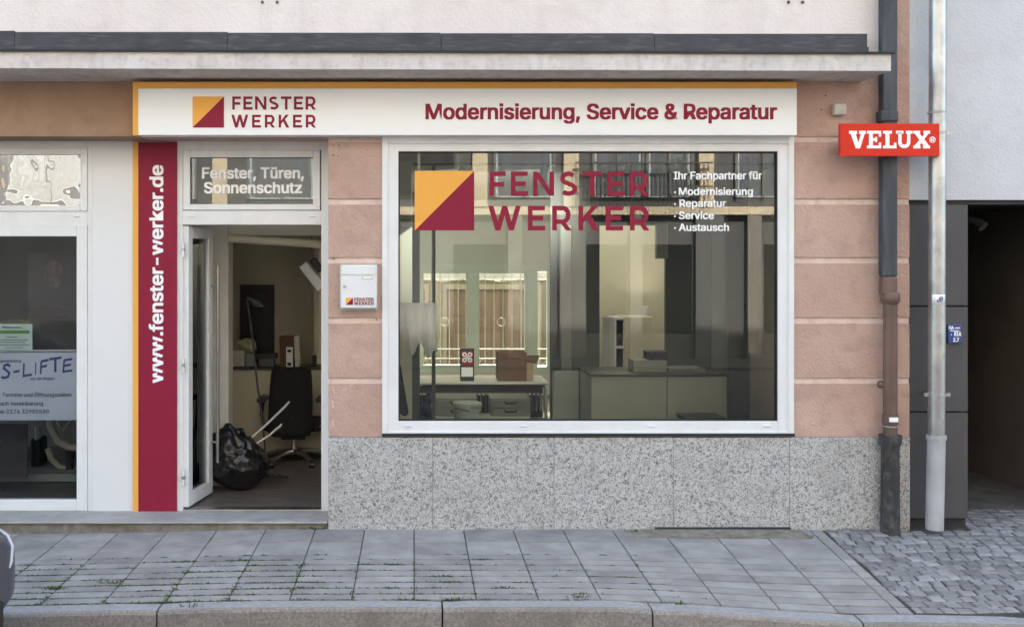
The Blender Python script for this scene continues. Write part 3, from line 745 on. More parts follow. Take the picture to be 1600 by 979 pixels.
# cupboard in the cream room
cb = thing('open_cupboard', (PX(990, 3.6), 3.8, FZ), 'white cupboard with open door and black binders in the cream rear room', 'cupboard')
q = MB(); Yk = 3.6
q.pbox(975, 495, 1020, 700, Yk, .5, 'int_wall'); q.build('carcass', cb, bevel=.004)
q = MB(); q.ring(960, 496, 976, 700, 3, 3, 2, 3, Yk + .01, .4, 'white'); q.pbox(963, 541, 974, 544, Yk + .01, .4, 'white'); q.build('shelf', cb)
q = MB(); q.pbox(942, 495, 953, 700, Yk - .35, .02, 'white'); q.build('cupboard_door', cb, bevel=.003)
for a, b in ((502, 540), (545, 583)):
    q = MB(); q.pbox(963.5, a, 973.5, b, Yk + .05, .25, 'binder'); q.build('binder', cb)
t = thing('wall_uplight', (PX(1008, 4.1), 4.1, PZ(492, 4.1)), 'small lit lamp standing on the cupboard and washing the cream wall', 'lamp')
q = MB(); p = P(1008, 492, 4.1); q.tube([p, p + Vector((0, 0, .10))], [.03, .035], 'white', 14); q.build('lamp_body', t)
ld = bpy.data.lights.new('uplight_bulb', 'SPOT'); ld.energy = .35; ld.color = (1, .93, .78); ld.shadow_soft_size = .03; ld.spot_size = R(150); ld.spot_blend = .8
lo_ = bpy.data.objects.new('uplight_bulb', ld); C.objects.link(lo_); lo_.parent = t; 
t2 = thing('added_ceiling_lamp', (PX(985, 3.2), 3.2, CZ), 'added round white ceiling lamp, out of view, brightening the cream rear room', 'lamp')  # unseen lamp added to brighten the cream room
q = MB(); q.tube([(PX(985, 3.2), 3.2, CZ), (PX(985, 3.2), 3.2, CZ - .07)], [.15, .14], 'white', 24); q.build('lamp_shade', t2)
ld2 = bpy.data.lights.new('room_fill', 'POINT'); ld2.energy = 4.5; ld2.color = (1, .96, .82); ld2.shadow_soft_size = .14
lp2 = bpy.data.objects.new('room_fill', ld2); C.objects.link(lp2); lp2.parent = t2; lp2.location = (0, 0, -.25)
lo_.location = (0, -.10, .16); lo_.rotation_euler = (R(180 - 12), 0, 0)
def simple(nm, a, t, b, bt, Yv, d, m, label, cat, bev=.004, group=None):
    q = MB(); q.pbox(a, t, b, bt, Yv, d, m); return tag(q.build(nm, bevel=bev), label, cat, group)
zct = PZ(584, 1.5)
def onc(nm, a, b, hgt, Yv, d, m, label, cat, base=zct, bev=.004):
    q = MB(); q.box(PX(a, Yv), PX(b, Yv), Yv, Yv + d, base + .001, base + hgt, m); return tag(q.build(nm, bevel=bev), label, cat)
onc('storage_box', 990, 1042, .105, 1.65, .25, 'int_grey3', 'grey open box on the reception counter holding a violet box', 'box')
onc('violet_box', 1012, 1044, .07, 1.7, .18, 'purple', 'dark violet box lying on top of the grey box on the counter', 'box', base=zct + .107)
onc('paper_stack', 1046, 1102, .03, 1.62, .3, 'int_grey2', 'flat stack of grey papers on the counter beside the boxes', 'papers')
q = MB(); q.pbox(1072, 653, 1135, 660, .55, .3, 'black_plastic'); tag(q.build('laptop', bevel=.003), 'black closed laptop lying just behind the display window bottom edge', 'laptop')

# ceiling spotlights inside
for px, rz in ((723, 35), (850, 12)):
    Yl = 1.6; p = P(px, 250, Yl); p.z = CZ
    t = thing('ceiling_spotlight', (p.x, p.y, CZ), ('tilted white tube spotlight on the ceiling above the orange logo square' if px < 800 else 'upright white tube spotlight on the ceiling above the logo lettering'), 'spotlight', 'ceiling spotlights in the shop')
    q = MB(); q.tube([(p.x, Yl, CZ), (p.x, Yl, CZ - .05)], .018, 'white', 10); q.build('mount', t)
    q = MB(); d = Vector((-math.sin(R(rz)) * .7, -.35, -.8)).normalized(); c = Vector((p.x, Yl, CZ - .06)); q.tube([c - d * .02, c + d * .15], .036, 'white', 16); q.build('lamp_head', t)
    l3 = bpy.data.lights.new('rear_fill', 'SPOT'); l3.energy = 20; l3.color = (1, .98, .86); l3.shadow_soft_size = .04; l3.spot_size = R(75); l3.spot_blend = .9  # fill light added at the fitting to brighten the rear wall
    b3 = bpy.data.objects.new('rear_fill', l3); C.objects.link(b3); b3.parent = t; b3.location = (-.05, .10, -.22); b3.rotation_euler = Vector((-.05, -5.4, 1.0)).to_track_quat('Z', 'Y').to_euler()
q = MB(); q.box(-.0, 3.2, 1.55, 1.59, CZ - .02, CZ - .001, 'int_grey'); tag(q.build('ceiling_track'), 'dark lighting track running across the shop ceiling', 'lighting track')

# desk with things under the rear window
Yd = 4.4
dk = thing('desk', (PX(760, Yd), Yd + .4, FZ), 'long pale office desk with curved metal legs under the rear window', 'desk')
zd = PZ(597, Yd)
q = MB(); q.box(PX(640, Yd), PX(858, Yd), Yd, Yd + .75, zd - .03, zd, 'desk'); q.build('tabletop', dk, bevel=.012, seg=3)
for px in (652, 854):
    x = PX(px, Yd); q = MB(); q.tube([(x - .06 * (1 if px > 700 else -1), Yd + .1, zd - .035), (x - .02 * (1 if px > 700 else -1), Yd + .08, zd - .05), (x, Yd + .07, zd - .10), (x, Yd + .06, FZ)], .018, 'radiator', 8); q.build('leg', dk)
q = MB(); q.box(PX(656, Yd), PX(850, Yd), Yd + .12, Yd + .14, zd - .14, zd - .032, 'dklam'); q.build('modesty_panel', dk)
q = MB(); q.box(PX(640, Yd), PX(858, Yd), Yd + .6, Yd + .62, FZ, PZ(617, 5), 'dklam'); q.build('sun_spot_screen', dk)  # added dark panel that hides the sunlit floor patches behind the desk
q = MB(); q.box(PX(676, 3.6), PX(828, 3.6), 3.58, 3.95, PZ(658, 3.6), PZ(652, 3.6), 'desk')
tag(q.build('low_bench', bevel=.004), 'pale low board running below the drawer units behind the display window', 'bench')
rd = thing('radiator', (PX(760, 4.93), 4.93, FZ), 'ribbed grey radiator standing behind the desk under the rear window', 'radiator')
for k in range(30):
    x = PX(660 + k * 6.6, 4.9); q = MB(); q.box(x - .010, x + .010, 4.88, 4.98, FZ + .08, PZ(606, 4.9), 'radiator'); q.build('rib', rd, bevel=.006)
for (a, b, lab) in ((768, 828, 'grey two-drawer unit under the right end of the desk'), (682, 745, 'grey drawer unit under the desk behind the white bucket')):
    t = thing('drawer_unit', (PX((a + b) / 2, 3.7), 3.9, PZ(651, 3.7)), lab, 'drawer unit', 'drawer units under the desk')
    q = MB(); q.pbox(a - 1, 622, b + 1, 652, 3.72, .45, 'drawer'); q.build('carcass', t, bevel=.003)
    for (c, d) in ((625, 636.5), (638, 650)):
        q = MB(); q.pbox(a + 2, c, b - 2, d, 3.70, .02, 'drawer'); dd = q.build('drawer', t, bevel=.003)
        q = MB(); m_ = (a + b) / 2; zz = c + 2
        q.tube([P(m_ - 9, zz, 3.69), P(m_ - 8, zz + 3, 3.67), P(m_ + 8, zz + 3, 3.67), P(m_ + 9, zz, 3.69)], .008, 'black_plastic', 6); q.build('handle', dd)
# things on the desk
q = MB(); Yc2 = Yd + .12; zb_ = zd + .002
cw = PX(778, Yc2), PX(823, Yc2); zt2 = PZ(551, Yc2)
q.box(cw[0], cw[1], Yc2, Yc2 + .3, zb_, zt2, 'carton')
bx = thing('cardboard_box', (cw[0], Yc2, zd), 'brown cardboard box with an open flap on the desk', 'box')
q.build('box_body', bx)
q = MB(); q.box(cw[1] + .001, PX(834, Yc2), Yc2 + .04, Yc2 + .3, zb_, PZ(563, Yc2), 'carton_in'); q.build('box_side', bx)
q = MB(); a = PX(823.5, Yc2); b = PX(844, Yc2); q.prism([(a, PZ(563, Yc2)), (PX(838, Yc2), PZ(569, Yc2)), (b, PZ(555, Yc2)), (a, PZ(555, Yc2))], Yc2 + .02, Yc2 + .028, 'carton'); q.build('flap', bx)
# table-top sign card
t = thing('card_stand', (PX(730, Yc2), Yc2, zd), 'red and white sign card in a black stand on the desk', 'sign')
q = MB(); a, b = PX(719, Yc2), PX(741, Yc2); q.box(a, b, Yc2, Yc2 + .02, zb_, PZ(544, Yc2), 'black_plastic'); q.build('stand', t, bevel=.008, seg=3)
q = MB(); q.pbox(720.5, 548, 739.5, 571, Yc2 - .003, .003, 'maroon'); q.pbox(721, 573.5, 739, 588, Yc2 - .003, .003, 'signwhite'); 
q.build('card', t)
q = MB(); c = P(730, 558, Yc2 - .004); r_ = .026
for sx_ in (-1, 1):
    for sz_ in (-1, 1):
        cc = c + Vector((sx_ * .032, 0, sz_ * .032))
        q.tube([cc + Vector((math.cos(R(a)) * .020, 0, math.sin(R(a)) * .020)) for a in range(0, 361, 30)], .009, 'letter_white', 6)
q.tube([c + Vector((-.02, 0, -.02)), c + Vector((.02, 0, .02))], .007, 'letter_white', 6); q.tube([c + Vector((-.02, -.001, .02)), c + Vector((.02, -.001, -.02))], .007, 'letter_white', 6)
q.build('card_emblem', t)
# bucket
bk = thing('bucket', (PX(730, 2.9), 2.9, PZ(660, 2.9)), 'pale white plastic bucket with rim behind the display window', 'bucket')
p = P(730, 660, 2.9); zt3 = PZ(628, 2.9); wv = PX(753, 2.9) - PX(730, 2.9)
q = MB(); q.tube([(p.x, 2.9, PZ(675, 2.9)), (p.x, 2.9, zt3 - .03)], [wv * .84, wv * .93], 'bucket', 28); q.build('bucket_body', bk)
q = MB(); q.tube([(p.x, 2.9, zt3 - .045), (p.x, 2.9, zt3 - .04), (p.x, 2.9, zt3 - .005), (p.x, 2.9, zt3)], [wv * .96, wv, wv, wv * .97], 'bucket', 28); q.build('rim', bk)
q = MB(); q.tube([(p.x - wv * .9, 2.9 - wv * .6, zt3 - .04), (p.x - .02, 2.9 - wv * 1.02, zt3 - .065), (p.x + wv * .95, 2.9 - wv * .4, zt3 - .10)], .005, 'grille', 6); q.build('bucket_handle', bk)
q = MB(); q.box(p.x - .4, p.x + .5, 2.6, 3.3, FZ, PZ(676, 2.9), 'dklam'); tag(q.build('crate', bevel=.004), 'dark low crate that carries the white bucket', 'crate')
# white sheet painted in for the reflection of a vehicle, and coat on the left
q = MB(); n = 20; Ys = .12; vs = []
for k in range(n + 1):
    px = 614 + (683 - 614) * k / n; z1 = PZ(473, Ys)
    py = 545 + 10 * math.sin(k * .9) - (28 if px < 640 else 0) + max(0, (px - 662)) * .6
    vs += [Vector((PX(px, Ys), Ys + .012 * math.sin(k * .6), PZ(py, Ys))), Vector((PX(px, Ys), Ys + .006 * math.sin(k * .6), z1))]
q.faces(vs, [(2 * k, 2 * k + 2, 2 * k + 3, 2 * k + 1) for k in range(n)], 'vehicle_white', True)
o = q.build('vehicle_reflection'); sm = o.modifiers.new('s', 'SOLIDIFY'); sm.thickness = .002
tag(o, 'white sheet standing in for the reflection of a vehicle at the left end of the display window', 'paper')
q = MB(); pr = [(600, 545), (618, 552), (626, 575), (632, 610), (638, 645), (636, 652), (622, 646), (600, 640)]
q.prism([(PX(a, .7), PZ(b, .7)) for a, b in pr], .7, .85, 'coat'); tag(q.build('coat', bevel=.03, seg=3), 'dark navy coat hanging at the left edge of the display window', 'coat')
q = MB()
for (cx, cy, rr) in ((664, 640, .07), (670, 622, .05), (660, 655, .07)):
    p = P(cx, cy, 2.4); q.tube([p + Vector((0, 0, -rr)), p + Vector((0, 0, -rr * .5)), p, p + Vector((0, 0, rr * .6)), p + Vector((0, 0, rr))], [rr * .4, rr * .85, rr, rr * .75, rr * .2], 'blueitem', 10)
q.box(PX(655, 2.4), PX(676, 2.4), 2.3, 2.6, FZ, PZ(658, 2.4), 'dklam')
tag(q.build('cloth_pile'), 'pile of dark blue cloth beside the left post inside the window', 'cloth')

# ------- things seen through the open door
# office chair (seen from behind)
Yo = 1.85; ch = thing('office_chair', (PX(455, Yo), Yo, FZ), 'black swivel office chair with armrests seen from behind through the door', 'chair')
cx = PX(453, Yo)
q = MB(); nx, nz = 8, 10; vs = []; x0_, x1_ = PX(420, Yo), PX(489, Yo); z0_, z1_ = PZ(682, Yo), PZ(575, Yo)
for sgn in (0, 1):
    for i in range(nz + 1):
        for j in range(nx + 1):
            u_, v_ = j / nx * 2 - 1, i / nz * 2 - 1
            wd = (1 - .07 * (v_ > 0) * v_) * (1 - .05 * abs(v_) ** 6)
            x = cx + u_ * (x1_ - x0_) / 2 * wd; z = (z0_ + z1_) / 2 + v_ * (z1_ - z0_) / 2 * (1 - .05 * abs(u_) ** 5)
            y = Yo - .10 * (1 - u_ * u_) * .35 + (.06 if sgn else 0) * (1 - .7 * max(abs(u_), abs(v_)) ** 4) + .06 * v_ + .05
            vs.append(Vector((x, y, z)))
W_ = (nx + 1); N_ = W_ * (nz + 1); fs = []
for s_ in (0, 1):
    for i in range(nz):
        for j in range(nx): fs.append(tuple(s_ * N_ + t for t in (i * W_ + j, i * W_ + j + 1, (i + 1) * W_ + j + 1, (i + 1) * W_ + j)))
bd = [j for j in range(nx)] + [i * W_ + nx for i in range(nz)] + [nz * W_ + j for j in range(nx, 0, -1)] + [i * W_ for i in range(nz, 0, -1)]
for a, b in zip(bd, bd[1:] + bd[:1]): fs.append((a, b, b + N_, a + N_))
q.faces(vs, fs, 'fabric', True); q.build('backrest', ch)
q = MB(); zs_ = PZ(672, Yo); q.box(cx - .24, cx + .24, Yo + .12, Yo + .58, zs_ - .04, zs_ + .05, 'fabric'); q.build('seat', ch, bevel=.03, seg=3)
q = MB(); q.box(cx - .10, cx + .12, Yo + .15, Yo + .42, zs_ - .11, zs_ - .045, 'black_plastic'); q.tube([(cx, Yo + .05, zs_ - .02), (cx, Yo + .0, zs_ + .14)], .03, 'black_plastic', 8); q.build('mechanism', ch, bevel=.01)
for s_ in (-1, 1):
    q = MB(); xa = cx + s_ * .27; za = PZ(628, Yo)
    q.box(xa - .04, xa + .04, Yo + .05, Yo + .33, za - .01, za + .025, 'black_plastic')
    q.tube([(xa, Yo + .2, za), (xa + s_ * .02, Yo + .22, zs_ + .12), (xa, Yo + .25, zs_ - .03), (cx + s_ * .1, Yo + .3, zs_ - .06)], .018, 'black_plastic', 8); q.build('armrest', ch, bevel=.008)
q = MB(); q.tube([(cx, Yo + .3, .14), (cx, Yo + .3, zs_ - .1)], [.03, .022], 'steel', 12); q.build('gas_column', ch)
for k in range(5):
    a = R(k * 72 + 20); ex_, ey_ = cx + .31 * math.cos(a), Yo + .3 + .31 * math.sin(a)
    q = MB(); q.tube([(cx, Yo + .3, .165), ((cx + ex_) / 2, (Yo + .3 + ey_) / 2, .165), (ex_, ey_, .125)], [.028, .022, .016], 'steel', 8); lg = q.build('leg', ch)
    q = MB(); q.tube([(ex_ - .022, ey_, FZ + .031), (ex_ + .022, ey_, FZ + .031)], .03, 'black_plastic', 12); q.build('caster', lg)
# bin bag
Yb = .98; rb = thing('rubbish_bag', (PX(375, Yb), Yb, FZ), 'crumpled full black rubbish bag on the floor inside the open door', 'rubbish bag')
bm2 = bmesh.new(); bmesh.ops.create_icosphere(bm2, subdivisions=5, radius=1)
c0 = Vector((PX(375, Yb), Yb, FZ)); hh = (PZ(650, Yb) - FZ); rx = (PX(424, Yb) - PX(326, Yb)) / 2
for v in bm2.verts:
    p = v.co.copy(); th = math.atan2(p.y, p.x); f_ = (p.z + 1) / 2
    rad = math.sin(math.pi * min(.999, max(.001, f_))) ** .42               # squat, flat-bottomed sack
    lean = 1.10 - .38 * f_ + .10 * math.sin(2 * th + 1)
    fold = abs(math.sin(th * 4 + 3 * mnoise.noise(Vector((p.x * 2, p.y * 2, p.z * 2 + 5))) * 2)) ** .6
    x = math.cos(th) * rad * lean * rx; y = math.sin(th) * rad * lean * rx * .8
    w1 = mnoise.noise(Vector((x * 6, y * 6, f_ * 3))); w2 = 1 - abs(mnoise.noise(Vector((x * 12 + f_ * 4, y * 12, f_ * 9 + 2)))) * 2; w3 = 1 - abs(mnoise.noise(Vector((x * 30, y * 30, f_ * 22)))) * 2
    k = .90 + .14 * w1 + .085 * w2 + .03 * w3 + .05 * fold * f_
    top = hh * (.80 + .28 * mnoise.noise(Vector((x * 7 + 9, y * 7, 1))) - .30 * (x + .02) )
    v.co = c0 + Vector((x * k - .05 * f_, y * k, max(.002, f_ ** .85 * top + .025 * w2 * f_)))
q = MB(); q.faces([v.co.copy() for v in bm2.verts], [tuple(v.index for v in f.verts) for f in bm2.faces], 'bag', True); bm2.free(); q.build('bag_body', rb)
# knotted neck flaps
q = MB(); random.seed(9)
for k in range(3):
    a = R(30 + k * 22); base = P(350 + k * 14, 684 - (k % 2) * 5, Yb); tip = base + Vector((random.uniform(-.03, .03), random.uniform(-.05, .05), random.uniform(.04, .10)))
    s_ = Vector((random.uniform(.03, .05), random.uniform(-.02, .03), 0))
    q.faces([base - s_, base + s_, tip + s_ * .7 + Vector((0, .02, 0)), tip - s_ * .5], [(0, 1, 2, 3)], 'bag', True)
o = q.build('bag_neck', rb); sm = o.modifiers.new('s', 'SOLIDIFY'); sm.thickness = .004
# sticks in the bag
for i, (a, b, lab) in enumerate((((383, 692), (452, 627), 'longer pale stick poking out of the black rubbish bag'), ((402, 692), (440, 662), 'shorter pale stick poking out of the black rubbish bag'))):
    q = MB(); A = P(a[0], a[1], Yb); Bq = P(b[0], b[1], Yb - .02); mid = (A + Bq) / 2 + Vector((0, 0, -.012))
    q.tube([A, mid, Bq - (Bq - A) * .08 + Vector((0, 0, -.008)), Bq], [.009, .009, .010, .008], 'stick', 8); tag(q.build('stick'), lab, 'stick', 'sticks in the rubbish bag')
# floor lamp / stand
Yf = 1.5; t = thing('floor_lamp', (PX(420, Yf), Yf, FZ), 'thin dark floor lamp with pointed shade and slanting pole beside the office chair', 'lamp')
q = MB(); q.tube([P(386, 466, Yf), P(396, 540, Yf), P(402, 600, Yf), P(410, 655, Yf), P(419, 748, Yf)], .009, 'castiron', 8); q.build('pole', t)
q = MB(); a = P(386, 464, Yf); q.tube([a, a + Vector((.09, 0, -.06)), a + Vector((.15, 0, -.085))], [.012, .035, .004], 'castiron', 14); q.build('lamp_shade', t)
q = MB(); 
c = Vector((PX(420, Yf), Yf, FZ)); 
for a in (0, 125, 235): q.tube([c + Vector((0, 0, .03)), c + Vector((math.cos(R(a)) * .17, math.sin(R(a)) * .17, .012))], [.014, .010], 'castiron', 8)
q.build('foot', t)
# ceiling-arm lamp at the right edge of the doorway
t = thing('arm_lamp', (PX(486, 1.6), 1.6, PZ(405, 1.6)), 'white angled lamp head with black top hanging near the right door jamb', 'lamp')
q = MB(); c = P(489, 430, 1.6); q.box(c.x - .045, c.x + .045, 1.55, 1.65, c.z - .15, c.z + .13, 'white', rot=Matrix.Rotation(R(-38), 3, 'Y')); q.build('lamp_body', t, bevel=.015)
q = MB(); c2 = P(494, 415, 1.54); q.box(c2.x - .025, c2.x + .04, 1.50, 1.545, c2.z - .06, c2.z + .07, 'black_plastic', rot=Matrix.Rotation(R(-38), 3, 'Y')); q.build('black_cover', t, bevel=.012)
q = MB(); q.tube([P(484, 408, 1.6), P(487, 385, 1.6), Vector((PX(488, 1.6), 1.6, CZ))], .006, 'grille', 6); q.build('suspension', t)
# things on the wall shelf
zsh = PZ(574, 2.4)
def onshelf(nm, a, b, top, m, lab, cat, d=.12, Yv=2.45, rot=None, bev=.004):
    q = MB(); q.box(PX(a, Yv), PX(b, Yv), Yv, Yv + d, zsh + .001, PZ(top, Yv), m, rot=rot); return tag(q.build(nm, bevel=bev), lab, cat)
f_ = thing('folder_box', (PX(450, 2.45), 2.45, zsh), 'brown upright file box with a white label on the shelf', 'box')
q = MB(); q.box(PX(437, 2.45), PX(459, 2.45), 2.45, 2.6, zsh + .001, PZ(526, 2.45), 'carton', rot=Matrix.Rotation(R(-2), 3, 'Y')); q.build('case', f_, bevel=.003)
q = MB(); q.box(PX(460, 2.45), PX(466, 2.45), 2.45, 2.6, zsh + .001, PZ(525, 2.45), 'int_white', rot=Matrix.Rotation(R(-3), 3, 'Y')); q.build('side', f_, bevel=.003)
q = MB(); q.pbox(447, 542, 457.5, 573, 2.445, .003, 'signwhite'); q.pbox(449, 546, 455, 550, 2.443, .001, 'binder'); q.pbox(449, 566, 455, 571, 2.443, .001, 'binder'); q.build('paper_label', f_)
onshelf('small_box', 487, 493, 556, 'binder', 'small black box on the right end of the shelf', 'box')
onshelf('tray', 359, 382, 547, 'int_white', 'pale plastic tray on the left end of the shelf', 'tray', d=.2, Yv=2.5)
onshelf('glass_jar', 384, 397, 552, 'int_grey2', 'grey glass jar on the shelf beside the tray', 'jar', d=.08, bev=.01)
q = MB(); 
cc = P(386, 535, 2.5)
bm3 = bmesh.new(); bmesh.ops.create_icosphere(bm3, subdivisions=3, radius=.085)
for v in bm3.verts: v.co = v.co * (1 + .5 * mnoise.noise(v.co * 16)); v.co.z *= .75; v.co.x *= 1.1; v.co += Vector((cc.x, 2.58, PZ(540, 2.5)))
q.faces([v.co.copy() for v in bm3.verts], [tuple(v.index for v in f.verts) for f in bm3.faces], 'hedge', False); bm3.free()
tag(q.build('plastic_bag'), 'crumpled green and white plastic bag lying on the tray on the shelf', 'bag')
q = MB(); q.pbox(400, 552, 432, 560, 2.5, .1, 'castiron'); q.pbox(404, 560, 428, 573, 2.5, .1, 'int_grey')
tag(q.build('black_stand', bevel=.006), 'low black stand on the middle of the shelf behind the lamp pole', 'stand')

# =================================================================== SIGNS
# header sign
hs = thing('header_sign', (PX(726), -.06, PZ(211)), 'long white fascia sign with orange edge and maroon Fenster Werker lettering', 'sign')
Ysg = -.13
q = MB(); q.pbox(216, 138.5, 1245, 211, Ysg, .125, 'signwhite'); q.build('board', hs, bevel=.001, seg=1)
q = MB(); q.pbox(207.5, 128.5, 1245, 138.2, Ysg, .125, 'orange'); q.pbox(207.5, 138.4, 215.8, 211, Ysg, .125, 'orange'); q.build('orange_edge', hs)
q = MB(); logo(q, (301, 151, 350, 199.5), (363, 151, 493.5, 171.5), (361.5, 179.5, 493.5, 199.5), Ysg - .0005); q.build('logo', hs)
q = MB(); text_mb(q, 'Modernisierung, Service & Reparatur', PX(666, Ysg), PX(1213, Ysg), PZ(186, Ysg), PZ(163, Ysg) - PZ(186, Ysg), Ysg - .0005, 'maroon', bold=.026); q.build('lettering', hs)
# vertical sign
vsn = thing('vertical_sign', (PX(242, YS), YS - .03, PZ(801, YS)), 'tall maroon sign with orange edge and white web address beside the door', 'sign')
Yv = YS - .02
q = MB(); q.pbox(216.2, 222, 276, 801, Yv, .028, 'maroon'); q.build('board', vsn, bevel=.001, seg=1)
q = MB(); q.pbox(207.5, 222, 216, 801, Yv, .028, 'orange'); q.build('orange_edge', vsn)
q = MB(); capw = PX(255, Yv) - PX(235, Yv)
text_mb(q, 'www.fenster-werker.de', PZ(597, Yv), PZ(259, Yv), PX(254.5, Yv), capw * 1.02, Yv - .0005, 'letter_white', bold=.026, rot90=True); q.build('lettering', vsn)
# window logo (on the outside of the glass)
Yl = .029
q = MB(); logo(q, (648, 267, 741, 360), (765, 268, 1013.5, 306), (763, 321.5, 1014.5, 360), Yl)
wl = q.build('window_logo'); tag(wl, 'orange and maroon square with large maroon Fenster Werker letters on the display glass', 'sticker')
q = MB()
for s_, a, b, base, cap in (('Ihr Fachpartner für', 1053, 1190, 280, 11.5), ('Modernisierung', 1061, 1176, 304.5, 11), ('Reparatur', 1062, 1134, 323, 11), ('Service', 1061, 1115, 342, 11), ('Austausch', 1061, 1138.5, 360.5, 11)):
    text_mb(q, s_, PX(a, Yl), PX(b, Yl), PZ(base, Yl), PZ(base - cap, Yl) - PZ(base, Yl), Yl, 'letter_white', bold=.022)
    if b < 1180: q.pbox(1053.5, base - 5.5, 1056, base - 3, Yl - .0015, .0015, 'letter_white')
tag(q.build('service_lettering'), 'small white list of services in letters on the display glass', 'sticker')
q = MB(); Yt = YS + .019
text_mb(q, 'Fenster, Türen,', PX(316.5, Yt), PX(474, Yt), PZ(278.5, Yt), PZ(262, Yt) - PZ(278.5, Yt), Yt, 'letter_white', bold=.026)
text_mb(q, 'Sonnenschutz', PX(319.5, Yt), PX(471, Yt), PZ(301.5, Yt), PZ(285, Yt) - PZ(301.5, Yt), Yt, 'letter_white', bold=.026)
tag(q.build('transom_lettering'), 'white two-line lettering on the glass above the entrance door', 'sticker')
# red sign
Yr = -.23
rs = thing('red_sign', (PX(1390, Yr), Yr, PZ(244, Yr)), 'red rectangular sign with white slab letters in front of the downpipes', 'sign')
q = MB(); a = P(1313, 244, Yr); b = P(1468, 193, Yr); q.box(a.x, b.x, Yr, Yr + .035, a.z, b.z, 'red'); q.build('board', rs, bevel=.002)
for px in (1330, 1362): q = MB(); q.box(PX(px, Yr), PX(px, Yr) + .02, Yr + .035, -.002, PZ(222, Yr), PZ(218, Yr), 'steel'); q.build('bracket', rs)
q = MB(); t_ = .25; yy = Yr - .0005
def slabl(paths, x, wd, H, x0, zb):
    global j_
    for st, t2 in paths:
        j_ += 1; stroke(q, st, t2, lambda u: x0 + x + u * wd, lambda v: zb + v * H, yy, 'letter_white', thick=.0015 + .0003 * (j_ % 7))
j_ = 0
kpx = (D0 + Yr) / F; zb_ = PZ(232, Yr); H = 27.5 * kpx
def letter(px0, px1, polys):
    wd = (px1 - px0) * kpx; x0 = PX(px0, Yr); global j_
    for pl_ in polys:
        j_ += 1
        q.prism([(x0 + u * wd, zb_ + v * H) for u, v in pl_], yy - .0015 - .0003 * (j_ % 7), yy, 'letter_white')
bar = lambda x0, x1, z0, z1: [(x0, z0), (x1, z0), (x1, z1), (x0, z1)]
letter(1326.5, 1352.5, [bar(0, .48, .82, 1), bar(.60, 1, .82, 1), [(.10, .83), (.40, .83), (.56, .30), (.64, 0), (.40, 0)], [(.72, .83), (.93, .83), (.66, 0), (.45, 0)]])
letter(1354.5, 1376.5, [bar(0, 1, 0, .165), bar(0, 1, .835, 1), bar(.14, .42, .16, .84), bar(.42, .72, .43, .58), bar(.58, .72, .36, .65), bar(.83, 1, .16, .33), bar(.83, 1, .67, .84)])
letter(1379.5, 1400.5, [bar(0, 1, 0, .165), bar(0, .66, .835, 1), bar(.18, .48, .16, .84), bar(.82, 1, .16, .33)])
letter(1400.0, 1425.5, [bar(0, .44, .835, 1), bar(.60, 1, .835, 1)])
wd = 25.5 * kpx; x0u = PX(1400, Yr)
stroke(q, [(.23, .9), (.23, .38)] + [(.23 + .27 * (1 - math.cos(R(a))), .36 - .25 * math.sin(R(a))) for a in range(10, 171, 16)] + [(.77, .38), (.77, .9)], .20, lambda u: x0u + u * wd, lambda v: zb_ + v * H, yy, 'letter_white', thick=.0021)
letter(1427, 1453, [bar(0, .40, .835, 1), bar(.60, 1, .835, 1), bar(0, .42, 0, .165), bar(.58, 1, 0, .165), [(.08, .84), (.38, .84), (.94, .16), (.62, .16)], [(.68, .84), (.90, .84), (.36, .16), (.08, .16)]])
c = P(1457, 218.5, Yr - .0005)
q.tube([c + Vector((math.cos(R(a)), 0, math.sin(R(a)))) * 4.2 * kpx for a in range(0, 361, 20)], .0035, 'letter_white', 6)
text_mb(q, 'R', c.x - 1.9 * kpx, c.x + 2.1 * kpx, c.z - 2.4 * kpx, 4.8 * kpx, yy, 'letter_white', bold=.02)
q.build('lettering', rs)
# mailbox
mbx = thing('letterbox', (PX(560), -.06, PZ(484)), 'white metal letterbox with small orange and maroon logo on the pink pillar', 'letterbox')
Ym = -.10
q = MB(); q.pbox(532, 414, 588.5, 481.5, Ym, .095, 'white'); q.build('box_body', mbx, bevel=.008, seg=3)
q = MB(); q.pbox(533.5, 415.5, 587, 417, Ym - .003, .006, 'white'); q.pbox(534.5, 417.5, 585.5, 429, Ym - .006, .01, 'white'); q.build('flap', mbx, bevel=.002)
q = MB(); q.pbox(566, 431.5, 582, 436, Ym - .003, .005, 'steel'); q.pbox(567, 432.3, 581, 435.2, Ym - .004, .002, 'signwhite'); q.build('name_plate', mbx)
q = MB(); c = P(538.5, 447.5, Ym); q.tube([c, c + Vector((0, -.008, 0))], .011, 'steel', 16); q.build('lock', mbx)
q = MB(); logo(q, (540.5, 465, 551.5, 476), (553.8, 465, 584, 470.2), (553.3, 471.2, 584, 476.2), Ym - .001); q.build('logo', mbx)
q = MB(); q.pbox(530.5, 412.5, 590.5, 484.5, -.012, .008, 'steel'); q.build('back_plate', mbx)
# small junction box
q = MB(); q.pbox(1303.5, 162, 1322.5, 179.5, -.055, .052, 'beige_plastic'); tag(q.build('junction_box', bevel=.006, seg=3), 'small square beige box on the pink wall above the red sign', 'box')

